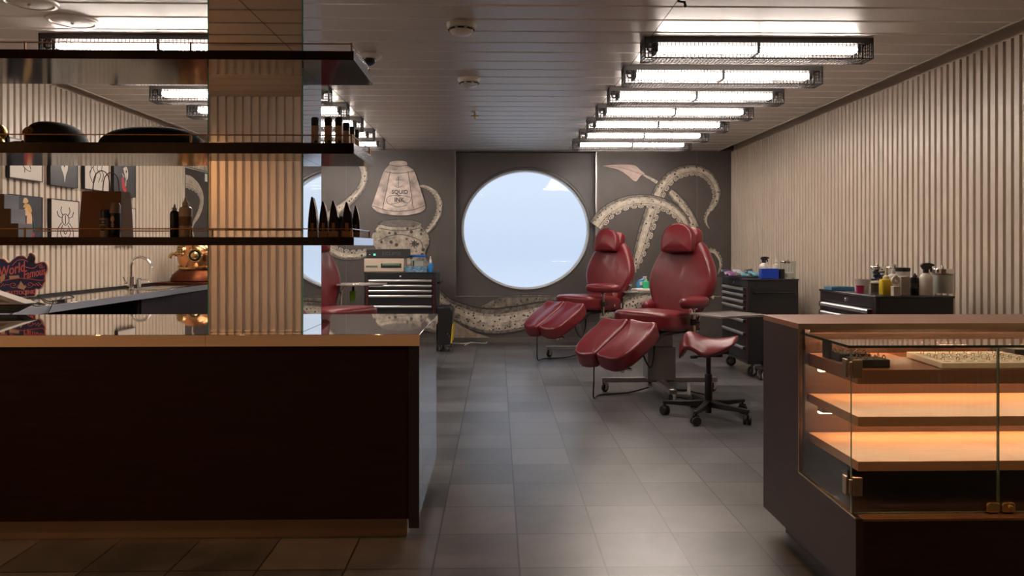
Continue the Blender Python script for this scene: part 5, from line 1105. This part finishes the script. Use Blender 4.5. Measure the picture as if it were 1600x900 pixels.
for r_ in range(4):
    yy = Ya+.054+.05*r_; f = (yy-Ya)/(yb_-Ya); xs_ = xa+(poly[3][0]-xa)*f+.03
    for c in range(6):
        b = MB(); b.M = T(xs_+c*.055, yy, .0225); b.tube([(.006*math.cos(q), 0, .004+.006*math.sin(q)) for q in [2*PI*j/10 for j in range(11)]], .0014, 6); b.build('ring', jew if (r_+c) % 2 else chrome, t)
Y = 2.86; x0, x1 = hp(1566, Y), hp(1630, Y); w_ = x1-x0; t = thing('jewellery_tray', 'black tray of gold jewellery at the right frame edge of the case', 'jewellery tray', ((x0+x1)/2, Y, zd), 0, 'black jewellery trays')
b = MB(); b.box(-w_/2, w_/2, -.07, .07, 0, .030); b.build('tray_body', blackv, t, bevel=.002)
for k in range(8):
    b = MB(); b.M = T(-w_/2+.015+(w_-.03)*(k % 4)/3, -.03+.06*(k//4), .032); b.tube([(.007*math.cos(q), .002*math.sin(3*q), .005+.007*math.sin(q)) for q in [2*PI*j/10 for j in range(11)]], .002, 6); b.build('ring', brass, t)
# ================================================================== painted mural on the back wall
def mural_mat(name, dark, light, sc):
    m, nt, b = nodes(name); n = noise(nt, sc, 6, None, .7)
    tc = nt.nodes.new('ShaderNodeTexCoord'); vo = nt.nodes.new('ShaderNodeTexVoronoi'); vo.inputs['Scale'].default_value = sc*1.6; L(nt, tc.outputs['Object'], vo.inputs['Vector'])
    r1 = ramp(nt, n.outputs[0], [(.32, dark), (.5, tuple(.5*(a+c) for a, c in zip(dark, light))), (.68, light)])
    lt = nt.nodes.new('ShaderNodeMapRange'); lt.inputs[1].default_value = .20; lt.inputs[2].default_value = .30; L(nt, vo.outputs['Distance'], lt.inputs[0])
    mx = nt.nodes.new('ShaderNodeMix'); mx.data_type = 'RGBA'; L(nt, lt.outputs[0], mx.inputs['Factor']); mx.inputs['A'].default_value = (.035, .03, .028, 1); L(nt, r1.outputs[0], mx.inputs['B'])
    L(nt, mx.outputs['Result'], b.inputs['Base Color']); b.inputs['Roughness'].default_value = .5; return m
tent = mural_mat('mural_spotted_skin', (.13, .105, .088), (.58, .485, .39), 13)
tentdark = mural_mat('mural_shadow_skin', (.035, .03, .027), (.24, .195, .16), 16); tentlight = mural_mat('mural_light_skin', (.30, .25, .20), (.68, .59, .49), 12)
tentpale = mat('mural_pale_line', (.58, .50, .40), .5, var=.15, scale=30); tentedge = mat('mural_ink_line', (.03, .025, .024), .5)
glassp = mat('mural_glass_tone', (.42, .33, .29), .5, var=.6, scale=7); leafp = mat('mural_leaf_tone', (.50, .36, .32), .5, var=.15, scale=14)
potm = mural_mat('mural_spotted_pot', (.06, .05, .043), (.58, .49, .39), 7)
def zoomR(u, v): return (700+u/2.727, 230+v/2.727)
def zoomL(u, v): return (500+u/2.727, 230+v/2.727)
class Plane:                       # a wall plane to paint on; pixel -> local 2D (x along wall, z up), M maps to world
    def __init__(s, kind, at): s.kind = kind; s.at = at
    def uv(s, px, py):
        if s.kind == 'back': return (hp(px, s.at), pz(px, py, s.at))
        y = yx(px, s.at); return (y, pz(px, py, y))
    def M(s):
        if s.kind == 'back': return Matrix(((1, 0, 0, 0), (0, 0, -1, s.at), (0, 1, 0, 0), (0, 0, 0, 1)))
        return Matrix(((0, 0, 1, s.at), (1, 0, 0, 0), (0, 1, 0, 0), (0, 0, 0, 1)))
    def sc(s, px): return dep(px, s.at)/FPX if s.kind == 'back' else yx(px, s.at)/FPX*1.6
BK = Plane('back', YB)
LAY = [0]
def ribbon(t, pl, pts, name='tentacle', suck=0, m=None, line_=True, conv=None, sw=1., zr=1/2.727):
    """pts (px,py,width px of the zoomed crop); suckers on side suck (+1 left of travel, -1 right)"""
    LAY[0] += 1; z0 = .0012+.0009*LAY[0]
    Q = []
    for u, v, w_ in pts:
        px, py = conv(u, v) if conv else (u, v); x, z = pl.uv(px, py); Q.append((x, z, w_*zr*pl.sc(px)/2))
    Q = spline(Q, 8); n = len(Q)
    def strip(f0, f1, dz):
        vs_ = []
        for i in range(n):
            d = Vector((Q[min(i+1, n-1)].x-Q[max(i-1, 0)].x, Q[min(i+1, n-1)].y-Q[max(i-1, 0)].y)).normalized(); nx, nz = -d.y, d.x; w_ = max(.002, Q[i].z)
            for f in (f0, f1): vs_.append((Q[i].x+nx*w_*f, Q[i].y+nz*w_*f, z0+dz))
        b.add(vs_, [(2*i, 2*i+1, 2*i+3, 2*i+2) for i in range(n-1)])
    b = MB(); b.M = pl.M(); b.m = 1; strip(-1.1, 1.1, 0); b.m = 0; strip(-.96, .96, .0003); h_ = -1 if suck > 0 else 1
    if m is None: b.m = 3; strip(h_*.96, h_*.60, .0004); strip(-h_*.96, -h_*.74, .0004); b.m = 4; strip(h_*.38, -h_*.12, .0004)
    if suck:
        b.m = 2; strip(.18*suck, .30*suck, .0006); b.m = 1; strip(.30*suck, .36*suck, .0006)
    if suck:
        acc = 0
        for i in range(1, n):
            acc += math.hypot(Q[i].x-Q[i-1].x, Q[i].y-Q[i-1].y); w_ = max(.004, Q[i].z)
            if acc > w_*1.15:
                acc = 0; d = Vector((Q[i].x-Q[i-1].x, Q[i].y-Q[i-1].y)).normalized(); nx, nz = -d.y, d.x
                cx_, cz_ = Q[i].x+nx*w_*.9*suck, Q[i].y+nz*w_*.9*suck
                for rr, mm, dz in ((.44, 1, .0008), (.37, 2, .0010), (.24, 1, .0012), (.15, 0, .0014)):
                    b.m = mm; P_ = [(cx_+d.x*w_*rr*1.25*math.cos(a)+nx*w_*rr*.62*math.sin(a), cz_+d.y*w_*rr*1.25*math.cos(a)+nz*w_*rr*.62*math.sin(a), z0+dz) for a in [2*PI*k/14 for k in range(14)]]
                    b.add(P_, [tuple(range(14))])
    return b.build(name, [m or tent, tentedge, tentpale, tentdark, tentlight], t, smooth=False)
def patch(t, pl, pts, name, m, conv, dz=0, smooth_=4, edge=True):
    LAY[0] += 1; z0 = .0012+.0009*LAY[0]+dz
    Q = [(*pl.uv(*conv(u, v)), 0) for u, v in pts]
    P_ = spline(Q+[Q[0]], smooth_)[:-1] if smooth_ > 1 else [Vector(q_) for q_ in Q]
    b = MB(); b.M = pl.M(); b.add([(p.x, p.y, z0) for p in P_], [tuple(range(len(P_)))])
    if edge: b.m = 1; b.tube([(p.x, p.y, z0+.0003) for p in P_]+[(P_[0].x, P_[0].y, z0+.0003)], .0035, 4)
    return b.build(name, [m, tentedge], t, smooth=False)
def inkline(t, pl, strokes, conv, name='ink_lines', r_=.004, m=None):
    LAY[0] += 1; z0 = .0012+.0009*LAY[0]; b = MB(); b.M = pl.M()
    for s_ in strokes: b.tube([(p.x, p.y, z0) for p in spline([(*pl.uv(*conv(u, v)), 0) for u, v in s_], 6)], r_, 5)
    return b.build(name, m or tentedge, t)
# right of the window
t = thing('mural_art', 'painted mural of curling spotted tentacles right of the round window', 'mural')
ribbon(t, BK, [(1050, 345, 46), (1030, 300, 45), (1000, 250, 42), (962, 205, 36), (945, 190, 30)], 'tentacle', 0, conv=zoomR)
ribbon(t, BK, [(905, 158, 22), (870, 138, 16), (825, 114, 10)], 'tentacle', 0, conv=zoomR)
patch(t, BK, [(650, 80), (700, 74), (760, 73), (798, 78), (818, 95), (840, 115), (822, 122), (804, 145), (788, 142), (765, 122), (725, 97), (690, 88)], 'tentacle_tip', leafp, zoomR)
inkline(t, BK, [[(665, 81), (730, 86), (780, 100), (830, 117)]], zoomR, r_=.002)
ribbon(t, BK, [(785, 545, 8), (800, 500, 34), (818, 440, 52), (842, 360, 62), (865, 285, 60), (885, 225, 54), (915, 165, 50), (960, 120, 48), (1010, 100, 46), (1065, 98, 44), (1110, 122, 42), (1138, 165, 38), (1145, 210, 34), (1130, 250, 27), (1105, 285, 20), (1098, 315, 14), (1112, 346, 4)], 'tentacle', -1, conv=zoomR)
ribbon(t, BK, [(630, 335, 62), (655, 303, 61), (690, 270, 58), (760, 237, 54), (840, 229, 52), (910, 242, 50), (960, 268, 48), (995, 300, 44), (1015, 335, 40)], 'tentacle', -1, conv=zoomR)
ribbon(t, BK, [(1105, 440, 20), (1135, 447, 22), (1155, 475, 20), (1160, 505, 14), (1150, 540, 5)], 'tentacle', 1, conv=zoomR)
ribbon(t, BK, [(1110, 628, 8), (1140, 636, 7), (1170, 634, 4)], 'tentacle', 0, conv=zoomR)
# below the window
t = thing('mural_art', 'painted mural of a thick spotted tentacle along the wall under the round window', 'mural')
ribbon(t, BK, [(150, 690, 30), (220, 662, 44), (300, 652, 44), (420, 650, 40), (520, 655, 36)], 'tentacle', 0, conv=zoomR, m=mural_mat('mural_dark_skin', (.04, .035, .03), (.28, .23, .18), 12))
ribbon(t, BK, [(-70, 600, 40), (-40, 640, 56), (0, 682, 74), (60, 712, 88), (130, 736, 100), (210, 742, 106), (300, 730, 104), (380, 712, 96), (480, 700, 90), (600, 700, 84), (720, 690, 80), (800, 660, 70), (880, 640, 60)], 'tentacle', 0, conv=zoomR)
patch(t, BK, [(18, 735), (60, 760), (120, 790), (185, 812), (100, 815), (18, 815)], 'tentacle_tail', mat('mural_tail_tone', (.34, .27, .20), .5, var=.3, scale=20), zoomR, smooth_=2)
# left of the window: bottle, jar, tentacles
t = thing('mural_art', 'painted mural of a lifted bottle cap and spotted jar lettered SQUID INK', 'mural')
ribbon(t, BK, [(176, 70, 34), (190, 110, 32), (186, 150, 32), (160, 195, 32), (120, 235, 34), (85, 262, 40), (30, 300, 44)], 'tentacle', 0, conv=zoomL)
ribbon(t, BK, [(-10, 395, 40), (40, 430, 44), (90, 455, 44), (150, 460, 40), (200, 452, 36)], 'tentacle', 1, conv=zoomL)
ribbon(t, BK, [(415, 165, 8), (450, 168, 16), (485, 188, 22), (508, 225, 26), (510, 270, 26), (492, 315, 24), (465, 350, 20), (445, 372, 14)], 'tentacle', -1, conv=zoomL)
patch(t, BK, [(248, 335), (250, 322), (290, 310), (340, 307), (395, 311), (430, 322), (432, 338), (452, 358), (466, 385), (466, 415), (450, 445), (455, 480), (470, 520), (210, 520), (222, 470), (240, 440), (222, 405), (222, 375), (236, 352)], 'jar', potm, zoomL, smooth_=3)
patch(t, BK, [(252, 325), (290, 312), (340, 308), (395, 312), (428, 325), (395, 336), (340, 341), (285, 336)], 'jar_mouth', mat('mural_mouth_tone', (.13, .11, .10), .5, var=.3, scale=20), zoomL, smooth_=5)
inkline(t, BK, [[(250, 400), (290, 380), (340, 372), (390, 382), (430, 402), (440, 440)], [(252, 345), (300, 353), (340, 355), (390, 352), (428, 343)]], zoomL, r_=.004)
x_, z_ = BK.uv(*zoomL(402, 411)); s_ = .045
LAY[0] += 1; b = MB(); b.M = BK.M() @ T(x_, z_, .0012+.0009*LAY[0])
b.tube([(s_*.6*math.cos(a), s_*.6*math.sin(a), 0) for a in [2*PI*k/24 for k in range(25)]], .006, 5)
for k in range(8): a = 2*PI*k/8; b.tube([(0, 0, 0), (s_*1.25*math.cos(a), s_*1.25*math.sin(a), 0)], .0045, 5)
b.build('ship_wheel', tentedge, t)
patch(t, BK, [(296, 75), (300, 62), (335, 57), (370, 62), (374, 78), (390, 90), (404, 102), (420, 150), (438, 205), (451, 250), (448, 266), (425, 280), (380, 290), (335, 292), (290, 288), (245, 276), (222, 255), (224, 240), (240, 195), (256, 145), (271, 105), (282, 90)], 'bottle_cap', glassp, zoomL, smooth_=2)
patch(t, BK, [(300, 100), (375, 98), (395, 255), (360, 272), (300, 274), (268, 258)], 'cap_facet', mat('mural_facet_tone', (.52, .42, .37), .5, var=.4, scale=12), zoomL, smooth_=1, edge=False)
inkline(t, BK, [[(272, 104), (335, 112), (404, 102)], [(224, 250), (280, 268), (335, 274), (400, 266), (450, 248)], [(300, 104), (268, 262)], [(376, 102), (398, 262)], [(298, 76), (335, 82), (373, 77)]], zoomL, r_=.0035)
inkline(t, BK, [[(335, 125), (335, 172)], [(322, 140), (348, 140)], [(318, 165), (335, 172), (352, 165)], [(288, 215), (300, 208), (340, 206), (380, 212), (388, 222), (375, 238), (350, 232), (320, 240), (295, 242), (284, 230), (288, 215)], [(300, 245), (336, 255), (372, 246)]], zoomL, r_=.003)
LAY[0] += 1
for s_, u, v, sz, bd in (('SQUID', 341, 192, .072, .0015), ('INK', 339, 225, .078, .002), ('IN', 338, 208, .03, .0006)):
    x_, z_ = BK.uv(*zoomL(u, v)); vs_, fs_ = text_mesh(s_, sz, BK.M() @ T(x_, z_, .0012+.0009*LAY[0]), .0004, 0, bold=bd); b = MB(); b.add(vs_, fs_); b.build('lettering', tentedge, t, smooth=False)
# on the doorway panel
SD = Plane('side', XL+.002); LAY[0] = 0
t = thing('mural_art', 'painted pale tentacle curving down the dark doorway panel on the left wall', 'mural')
def zoomD(u, v): return (220+u/6.425, 245+v/6.425)
ribbon(t, SD, [(447, 245, 88), (500, 258, 84), (555, 300, 74), (595, 360, 66), (612, 430, 58), (600, 510, 50), (570, 590, 40), (530, 660, 26), (515, 720, 20), (530, 800, 16)], 'tentacle', -1, conv=zoomD, m=mat('mural_pale_skin', (.50, .42, .33), .5, var=.3, scale=20), zr=1/6.425)
